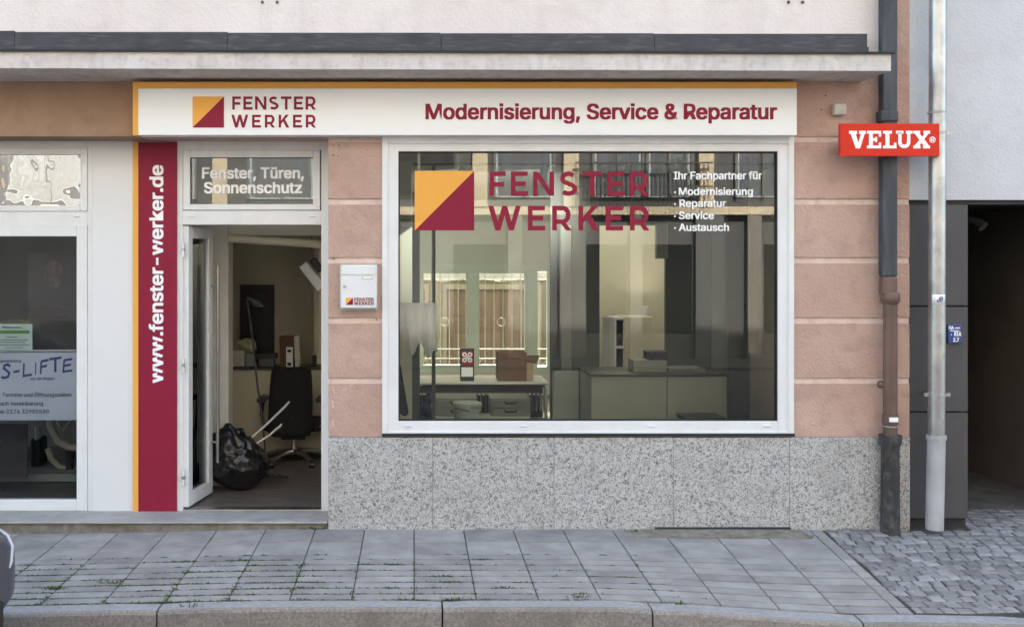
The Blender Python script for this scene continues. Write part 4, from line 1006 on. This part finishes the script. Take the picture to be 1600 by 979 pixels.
# =================================================================== PIPES
dp = thing('black_downpipe', (PX(1391), -.10, 0), 'dark square downpipe turning brown below, on the pink wall corner', 'downpipe')
Yp_ = -.10; k_ = (D0 + Yp_) / F
def pipe_sec(mb, py0, py1, px0, px1, m, dy=.075):
    a = P(px0, py1, Yp_ - dy / 2); b = P(px1, py0, Yp_ - dy / 2); mb.box(a.x, b.x, Yp_ - dy / 2, Yp_ + dy / 2, a.z, b.z, m)
q = MB(); a = P(1379, 432, -.135); b = P(1402.5, 185, -.135); q.box(a.x, b.x, -.14, -.06, a.z, 12.2, 'blackpipe'); q.build('upper_pipe', dp, bevel=.012, seg=3)
q = MB(); pipe_sec(q, 172, 190, 1377, 1405, 'blackpipe', .10); q.build('pipe_collar', dp, bevel=.014, seg=3)
q = MB(); pipe_sec(q, 432.5, 460, 1379, 1403, 'brownpipe'); q.build('pipe_adapter', dp, bevel=.012, seg=3)
q = MB(); cxp = PX(1391, Yp_); q.tube([(cxp, Yp_, PZ(476, Yp_)), (cxp, Yp_, PZ(470, Yp_)), (cxp, Yp_, PZ(460, Yp_)), (cxp, Yp_, PZ(457, Yp_))], [.047, .066, .066, .058], 'brownpipe', 20); q.build('pipe_socket', dp)
q = MB(); q.tube([(cxp, Yp_, PZ(688, Yp_)), (cxp, Yp_, PZ(474, Yp_))], .048, 'brownpipe', 20)
for py in (492, 494, 608, 612, 646): q.tube([(cxp, Yp_, PZ(py + .8, Yp_)), (cxp, Yp_, PZ(py - .8, Yp_))], .051, 'brownpipe', 20)
q.tube([(cxp, Yp_, PZ(661, Yp_)), (cxp, Yp_, PZ(648, Yp_))], .056, 'brownpipe', 20); q.build('lower_pipe', dp)
q = MB(); q.tube([(cxp, Yp_, PZ(666, Yp_)), (cxp, Yp_, PZ(664, Yp_))], .057, 'zinc', 20); q.build('pipe_band', dp)
q = MB(); q.box(cxp - .030, cxp + .030, Yp_ - .060, Yp_ - .045, PZ(657, Yp_), PZ(650, Yp_), 'signwhite'); q.build('pipe_sticker', dp)
q = MB(); q.tube([(cxp, Yp_, -.03), (cxp, Yp_, PZ(697, Yp_)), (cxp, Yp_, PZ(692, Yp_)), (cxp, Yp_, PZ(679, Yp_))], [.066, .062, .078, .080], 'castiron', 20)
q.build('standpipe', dp)
q = MB(); c = P(1376, 600, -.01); q.tube([c + Vector((math.cos(R(a)) * .022, 0, math.sin(R(a)) * .022)) for a in range(0, 361, 30)], .006, 'brownpipe', 6); q.build('pipe_hook', dp)
sp_ = thing('silver_downpipe', (PX(1459, -.12), -.12, -.02), 'round silver zinc downpipe with grey foot in front of the dark panels', 'downpipe')
Yz = -.13
def zp(px, py): return P(px, py, Yz)
q = MB(); top = zp(1465, -30); far = top + (top - zp(1464.5, 300)) * 4.2; far.x = top.x
q.tube([zp(1463, 682), zp(1464, 470), zp(1464.5, 200), zp(1465.2, -10), far], .0575, 'zinc', 24); q.build('zinc_pipe', sp_)
q = MB(); q.tube([zp(1460, 826), zp(1463, 686)], .0605, 'zincgrey', 24); q.tube([zp(1463, 686), zp(1463, 679)], .067, 'zincgrey', 24); q.build('foot_pipe', sp_)
for py in (176, 208, 616):
    q = MB(); q.tube([zp(1464, py + 1.4), zp(1464, py - 1.4)], .0625, 'zincgrey', 24)
    if py != 176:
        for s_ in (-1, 1): q.box(PX(1464, Yz) + s_ * .078 - .013, PX(1464, Yz) + s_ * .078 + .013, Yz - .012, Yz + .012, zp(0, py + 3).z, zp(0, py - 3).z, 'steel')
        q.box(PX(1464, Yz) - .006, PX(1464, Yz) + .006, Yz + .06, .02, zp(0, py + 2).z, zp(0, py - 2).z, 'steel')
    q.build('pipe_clamp', sp_)
q = MB(); n = 10; vs = []
c = zp(1464, 467); 
for k in range(n + 1):
    a = R(-150 + 95 * k / n); 
    for dz in (-.034, .034): vs.append(Vector((c.x + .0592 * math.cos(a) , Yz + .0592 * math.sin(a), c.z + dz)))
q.faces(vs, [(2 * k, 2 * k + 2, 2 * k + 3, 2 * k + 1) for k in range(n)], 'signwhite', True)
o = q.build('pipe_sticker', sp_); o.modifiers.new('s', 'SOLIDIFY').thickness = .0008
q = MB(); text_mb(q, 'JB', c.x - .030, c.x + .012, c.z - .018, .036, Yz - .0605, 'ink_blue', bold=.01, shear=.3); q.build('sticker_scrawl', sp_)

# =================================================================== NEIGHBOUR
nb_ = thing('grey_neighbour_building', (6.5, .5, 0), 'pale grey rendered building with dark clad passage at the right edge', 'building')
XN = XR + .006
zc_ = PZ(312)
q = MB(); q.box(XN, 14, .02, .45, zc_, 12.9, 'neighbour'); q.box(PX(1760), 14, .02, .45, -.2, zc_, 'neighbour'); q.build('wall', nb_)
q = MB(); q.box(XN, 14, .45, 9, 12.6, 12.9, 'slatgrey'); q.box(13.7, 14, .45, 9, -.1, 12.6, 'neighbour'); q.box(XN, 14, 8.7, 9, -.2, 12.6, 'neighbour'); q.build('roof', nb_)
xa, xb = XN + .003, PX(1512, .03)
for (a, b) in ((320, 477), (479.5, 642), (644.5, 809)):
    q = MB(); q.box(xa, xb, .028, .06, PZ(b, .03), PZ(a, .03), 'cladding'); q.build('cladding_panel', nb_, bevel=.002)
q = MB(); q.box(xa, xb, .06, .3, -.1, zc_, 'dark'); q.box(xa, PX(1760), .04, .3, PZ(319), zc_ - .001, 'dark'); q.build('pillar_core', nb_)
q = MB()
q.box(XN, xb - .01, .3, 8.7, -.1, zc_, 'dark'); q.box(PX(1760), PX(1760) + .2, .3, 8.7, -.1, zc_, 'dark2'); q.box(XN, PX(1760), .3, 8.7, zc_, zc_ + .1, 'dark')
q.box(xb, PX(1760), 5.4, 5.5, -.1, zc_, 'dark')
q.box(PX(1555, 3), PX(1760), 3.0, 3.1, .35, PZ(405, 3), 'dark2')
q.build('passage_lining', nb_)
q = MB(); c = P(1524, 345, .6); 
q.tube([c + Vector((-.06, 0, .02)), c + Vector((0, -.05, -.02)), c + Vector((.02, -.08, -.05))], [.02, .035, .042], 'cladding', 14); tag(q.build('passage_lamp'), 'small dark wall lamp just inside the passage at the right', 'lamp')
q = MB(); q.box(xb - .2, 8, .45, 8, -.1, -.004, 'passage_floor_m'); tag(q.build('passage_floor'), kind='structure')
# blue plate
pl_ = thing('hydrant_plate', (PX(1492), .02, PZ(537)), 'small blue enamel plate with white figures beside the silver pipe', 'sign')
q = MB(); q.pbox(1481.5, 506.5, 1503, 536, .006, .02, 'blueplate'); q.build('plate', pl_, bevel=.003)
q = MB(); yy = .0055; pz = lambda y: PZ(y, yy); pxx = lambda x: PX(x, yy)
text_mb(q, 'HA', pxx(1482.5), pxx(1490), pz(514.5), pz(509) - pz(514.5), yy, 'letter_white', bold=.03)
q.pbox(1492, 511.3, 1500, 513, yy - .001, .001, 'letter_white'); q.pbox(1484.5, 515.8, 1499, 517.2, yy - .001, .001, 'letter_white')
text_mb(q, '81A', pxx(1491), pxx(1501.5), pz(524.5), pz(518) - pz(524.5), yy, 'letter_white', bold=.03)
text_mb(q, '2.7', pxx(1489.5), pxx(1498), pz(533.5), pz(527.5) - pz(533.5), yy, 'letter_white', bold=.03)
q.pbox(1486, 521.5, 1487.3, 523.5, yy - .001, .001, 'letter_white'); q.build('figures', pl_)
# cellar shaft cover
cv = thing('cellar_shaft_frame', (2.25, -.12, 0), 'low worn stone cellar frame set against the granite plinth', 'shaft cover')
x0c, x1c = PX(1000, -.2), PX(1262, -.2)
q = MB(); vs = [(x0c - .05, -.235), (x1c + .02, -.235), (x1c, -.06), (x0c + .03, -.06)]
q.faces([Vector((x, y, gz(x, y) - .02)) for x, y in vs] + [Vector((x, y, gz(x, y) + .013)) for x, y in vs], [(4, 5, 6, 7), (0, 1, 5, 4), (1, 2, 6, 5), (2, 3, 7, 6), (3, 0, 4, 7)], 'concrete'); q.build('stone_frame', cv, bevel=.004)
q = MB(); q.box(PX(1022), PX(1232), -.058, -.023, -.03, .016, 'rubber'); q.build('shaft_slot', cv)

# =================================================================== left shop contents
lp = .36
YL = YS + .05
q = MB(); q.box(-8.6, -2.12, 3.0, 3.1, FZ, CZ, 'int_grey'); q.build('left_shop_back_wall', B)
bn = thing('shop_banner', (PX(60, YL), YL, PZ(655, YL)), 'grey-blue banner with blue hand lettering S-LIFTE and opening hours in the left window', 'banner')
q = MB(); q.box(PX(-170, YL), PX(120, YL), YL, YL + .004, PZ(656, YL), PZ(550, YL), 'sign_grey'); q.build('banner_sheet', bn)
q = MB(); q.tube([(PX(-170, YL), YL - .005, PZ(548, YL)), (PX(120, YL), YL - .005, PZ(547.5, YL))], .010, 'steel', 10); q.build('top_rail', bn)
q = MB(); yb_ = YL - .0005
def hand(paths, px, py, hpx, wpx, t=.19):
    for i, st in enumerate(paths):
        stroke(q, st, t, lambda u: PX(px + u * wpx, YL), lambda v: PZ(py - v * hpx, YL), yb_, 'ink_blue', thick=.0008 + .0002 * i, clamp=False)
# letters rise slightly to the right
hand([[(.95, .85), (.7, 1.0), (.35, .92), (.25, .72), (.6, .52), (.85, .35), (.7, .1), (.35, 0), (0, .05)]], 2, 590, 21, 15)
hand([[(0, .5), (1, .62)]], 21, 590, 18, 10)
hand([[(.1, 1.05), (.05, 0), (1, .12)]], 36, 587, 19, 14)
hand([[(.5, 1), (.45, 0)]], 52, 585, 19, 8)
hand([[(.1, .98), (.05, 0)], [(.1, .98), (1, 1.1)], [(.1, .55), (.8, .66)]], 63, 584, 20, 13)
hand([[(0, 1.0), (1, 1.14)], [(.5, 1.05), (.5, 0)]], 77, 581, 20, 19)
hand([[(.1, 1), (.0, .02), (1, .12)], [(.1, 1), (1, 1.12)], [(.08, .52), (.85, .63)]], 99, 580.5, 18, 14)
for s_, xr, base, cap, xl in (('gemeinnützig', 33, 565.5, 4, None), ('aus der Region', 85, 593, 4.2, None), ('info · treppe · bayern', 86, 601, 2.6, None), ('Termine und Öffnungszeiten', 111.5, 619.5, 6.2, None), ('nach Vereinbarung', 67, 633, 6.2, None), ('Phone: 0176 32985580', 76.5, 645.5, 6.4, None)):
    if s_.startswith('info'): continue
    cp = PZ(base - cap, YL) - PZ(base, YL); text_mb(q, s_, 0, PX(xr, YL), PZ(base, YL), cp, yb_, 'ink_grey', bold=.006, align='right')
q.build('lettering', bn)
nt_ = thing('notice_sheet', (PX(25, YL), YL, PZ(550, YL)), 'pale green printed notice taped above the banner in the left window', 'notice')
q = MB(); q.box(PX(-20, YL), PX(50, YL), YL + .006, YL + .008, PZ(551, YL), PZ(506, YL), 'notice'); q.build('paper', nt_)
q = MB(); yy = YL + .0055
text_mb(q, 'Willkommen', PX(3, yy), PX(34, yy), PZ(512.5, yy), .014, yy, 'ink_grey', bold=.02)
q.pbox(-10, 516, 46, 521, yy - .001, .001, 'green_ink')
for k, (a, b) in enumerate(((10, 28), (-5, 44), (-5, 40), (-5, 46), (8, 36))): q.pbox(a, 526 + 4 * k, b, 527.2 + 4 * k, yy - .001, .001, 'green_ink' if k == 4 else 'ink_grey')
q.build('print', nt_)
ps = thing('portrait_poster', (PX(80, .75), .75, PZ(500, .75)), 'dark poster with a smiling portrait and faint slogan in the left window', 'poster')
Yq_ = .75
q = MB(); q.pbox(44, 395, 122, 500, Yq_, .006, 'poster_dark'); q.build('poster_sheet', ps)
q = MB(); c = P(85, 428, Yq_ - .001)
q.prism([(c.x + .085 * math.cos(R(a)), c.z + .11 * math.sin(R(a))) for a in range(0, 360, 20)], Yq_ - .002, Yq_, 'poster_skin')
q.prism([(PX(a, Yq_), PZ(b, Yq_)) for a, b in ((52, 472), (60, 455), (76, 447), (94, 447), (112, 456), (120, 472))], Yq_ - .0012, Yq_, 'poster_dark'); q.build('portrait', ps)
q = MB()
text_mb(q, 'Mehr Mobilität –', PX(50, Yq_), PX(108, Yq_), PZ(484, Yq_), .035, Yq_ - .003, 'poster_skin', bold=.015)
text_mb(q, 'mehr Lebensfreude', PX(50, Yq_), PX(112, Yq_), PZ(496, Yq_), .032, Yq_ - .003, 'poster_skin', bold=.015); q.build('slogan', ps)
q = MB(); q.pbox(-60, 662, 42, 745, .8, .02, 'poster_dark'); pb = q.build('display_board'); tag(pb, 'dark information board leaning below the banner in the left window', 'board')
# stair-lift rail model
sr = thing('stairlift_rail', (PX(95, 1.2), 1.2, FZ), 'curved golden stairlift rail below the banner in the left window', 'stairlift')
q = MB(); q.tube([P(76, 640, 1.2), P(78, 665, 1.2), P(90, 688, 1.15), P(108, 698, 1.1), P(150, 702, 1.1)], .030, 'brass', 12); q.build('upper_rail', sr)
q = MB(); q.tube([P(74, 700, 1.3), P(80, 716, 1.3), P(95, 730, 1.25), P(150, 742, 1.2)], .026, 'brass', 12); q.build('lower_rail', sr)
q = MB(); q.tube([P(110, 702, 1.2), P(108, 770, 1.2)], .035, 'castiron', 12); q.build('rail_post', sr)
q = MB(); q.tube([P(88, 655, 1.3), P(98, 672, 1.3), P(112, 655, 1.3)], .014, 'brass', 8); q.build('rail_fork', sr)
q = MB(); q.pbox(46, 685, 62, 730, 1.25, .2, 'black_plastic'); q.pbox(52, 665, 60, 690, 1.25, .1, 'drawer'); q.build('drive_unit', sr, bevel=.02)
q = MB(); q.pbox(-80, 740, 118, 752, 1.0, .5, 'int_grey2'); q.box(PX(-80, 1.02), PX(118, 1.02), 1.04, 1.46, FZ + .001, PZ(752, 1.0) - .001, 'dklam')
tag(q.build('display_plinth', bevel=.004), 'low grey display platform at the bottom of the left window', 'platform')

# =================================================================== CAR at the lower left
car = thing('parked_car', (-4.3, -3.0, -.16), 'dark graphite car whose rounded front corner shows at the lower left edge', 'car')
cy0 = -3.02; L_ = 4.3; nose = -1.95; ground = -.16
prof_top = [(0, .55), (.03, .72), (.25, .82), (1.15, .98), (1.35, 1.0), (2.1, 1.44), (3.2, 1.47), (3.9, 1.2), (4.15, .95), (4.25, .6)]
q = MB(); ns = 34; nr = 20; rings = []
def lerp(tbl, x):
    for (a, va), (b, vb) in zip(tbl, tbl[1:]):
        if x <= b: return va + (vb - va) * (x - a) / (b - a)
    return tbl[-1][1]
for i in range(ns + 1):
    s_ = (i / ns); x = 4.3 * (s_ * s_ * (3 - 2 * s_))
    zt_c = lerp([(0, .64), (.06, .74), (.3, .86), (1.2, 1.0), (3.6, 1.02), (4.2, .95), (4.3, .6)], x)
    zb_c = lerp([(0, .46), (.1, .34), (.4, .22), (3.9, .22), (4.3, .45)], x)
    hw = lerp([(0, .52), (.03, .66), (.10, .76), (.25, .84), (.6, .88), (3.6, .88), (4.1, .80), (4.3, .6)], x)
    rg = []
    for k in range(nr):
        a = 2 * math.pi * k / nr; ca, sa = math.cos(a), math.sin(a); e = .38
        rg.append(Vector((nose - x, cy0 + hw * math.copysign(abs(ca) ** e, ca), ground + (zt_c + zb_c) / 2 + (zt_c - zb_c) / 2 * math.copysign(abs(sa) ** e, sa))))
    rings.append(rg)
q.faces([v for r_ in rings for v in r_], [(i * nr + k, i * nr + (k + 1) % nr, (i + 1) * nr + (k + 1) % nr, (i + 1) * nr + k) for i in range(ns) for k in range(nr)] + [tuple(range(nr)), tuple(range(ns * nr, ns * nr + nr))], 'car', True)
q.build('body', car)
q = MB(); pts = [(1.15, .98), (2.0, 1.42), (2.4, 1.47), (3.2, 1.45), (3.95, 1.0)]
for yy, m in ((.74, 'car_glass'),):
    vs = [Vector((nose - x, cy0 + s_ * (yy - (z - 1) * .25), ground + z)) for s_ in (-1, 1) for x, z in pts]
    n = len(pts); q.faces(vs, [tuple(range(n)), tuple(range(2 * n - 1, n - 1, -1))] + [(i, i + 1, n + i + 1, n + i) for i in range(n - 1)], m)
q.build('greenhouse', car, bevel=.03)
for s_ in (-1, 1):
    q = MB(); yy = cy0 + s_ * .66
    kk = 2 if s_ > 0 else 8
    q.tube([rings[i_][kk] + (rings[i_][kk] - Vector((rings[i_][kk].x - .02, cy0, ground + .55))) * .015 + Vector((.003, 0, 0)) for i_ in (0, 1, 2, 3, 4, 5)], [.004, .008, .009, .009, .007, .003], 'lamp_glass', 10); q.build('headlight', car, bevel=.012)
    for xw in (.85, 3.45):
        q = MB(); yw = cy0 + s_ * .80; q.tube([(nose - xw, yw - .10, ground + .31), (nose - xw, yw + .10, ground + .31)], .31, 'rubber', 28); wh = q.build('wheel', car, bevel=.02)
        q = MB(); q.tube([(nose - xw, yw - .105, ground + .31), (nose - xw, yw + .105, ground + .31)], .20, 'steel', 20); q.build('rim', wh)
q = MB(); q.box(nose - .03, nose + .012, cy0 - .4, cy0 + .4, ground + .36, ground + .50, 'black_plastic'); q.build('grille', car, bevel=.01)

# =================================================================== OPPOSITE SIDE OF THE STREET (seen only in the glass)
YO = -14.5
op = thing('opposite_house', (0, YO, 0), 'cream and grey house opposite, mirrored in the display window', 'building')
q = MB(); q.box(-16, 16, YO - 6, YO, 3.0, 13.5, 'grey_op'); q.box(-16, 16, YO - 6, YO - .05, -.16, 3.0, 'grey_op'); q.box(-16, 16, YO, YO + .12, 2.93, 3.1, 'cream_op'); q.build('wall', op)
q = MB()
for x in (-9.6, -6.5, -4.4, -1.3, 1.24, 3.18, 6.05, 8.3, 10.2): q.box(x, x + .32, YO, YO + .15, 3.1, 12.5, 'cream_op')
q.box(-16, 16, YO, YO + .14, 12.5, 13.2, 'cream_op'); q.build('pilaster', op)
for zf in (3.3, 6.7, 10.3):
    for (xa, xb, m) in ((1.75, 2.95, 'bluecurt'), (3.85, 4.85, 'bluecurt'), (5.0, 5.9, 'bluecurt'), (-.7, .9, 'grey_op'), (-3.6, -2.2, 'bluecurt'), (-6.0, -4.8, 'bluecurt'), (-8.9, -7.2, 'bluecurt'), (6.9, 8.0, 'bluecurt')):
        q = MB(); q.box(xa, xb, YO, YO + .03, zf, zf + 1.9, m); q.build('window', op); wn = C.objects[-1] if False else list(C.objects)[-1]
        q = MB(); q.box(xa + .05, xb - .05, YO + .05, YO + .055, zf + .05, zf + 1.85, 'pane_op'); q.build('pane', wn)
        q = MB()
        q.box(xa - .06, xa, YO, YO + .09, zf, zf + 1.9, 'int_grey'); q.box(xb, xb + .06, YO, YO + .09, zf, zf + 1.9, 'int_grey'); q.box((xa + xb) / 2 - .03, (xa + xb) / 2 + .03, YO + .03, YO + .09, zf, zf + 1.9, 'int_grey'); q.box(xa, xb, YO + .03, YO + .09, zf + 1.2, zf + 1.26, 'int_grey')
        q.build('window_frame', wn)
q = MB()
for k in range(60): x = 3.4 + k * .09; q.box(x, x + .015, YO + .3, YO + .32, 3.1, 4.0, 'castiron') if k < 32 else None
for z in (3.5, 4.0): q.box(3.4, 6.3, YO + .29, YO + .33, z, z + .03, 'castiron')
q.build('balcony_railing', op)
for x, wd_, m in ((-9.7, .6, 'op_pier'), (-6.6, .5, 'op_pier'), (-4.3, .45, 'op_pier2'), (-1.4, .6, 'op_pier'), (.45, .35, 'op_pier2'), (2.0, .30, 'op_pier'), (3.1, .55, 'op_pier'), (4.6, .25, 'op_pier2'), (6.0, .6, 'op_pier2'), (7.1, .3, 'op_pier'), (8.6, .5, 'op_pier')):
    q = MB(); q.box(x, x + wd_, YO - .05, YO + .10, -.12, 2.925, m); q.build('ground_floor_pier', op)
for x0_, x1_ in ((-6.05, -4.35), (-3.8, -1.45), (.85, 1.95), (3.7, 4.55), (4.9, 5.95), (7.5, 8.5)):
    q = MB(); q.box(x0_, x1_, YO - .045, YO - .02, .4, 2.3, 'car_glass'); q.build('ground_floor_window', op)
q = MB(); q.box(-16, 16, YO + .5, YO + 2.2, -.16, -.10, 'asphalt'); tag(q.build('far_pavement'), kind='structure')
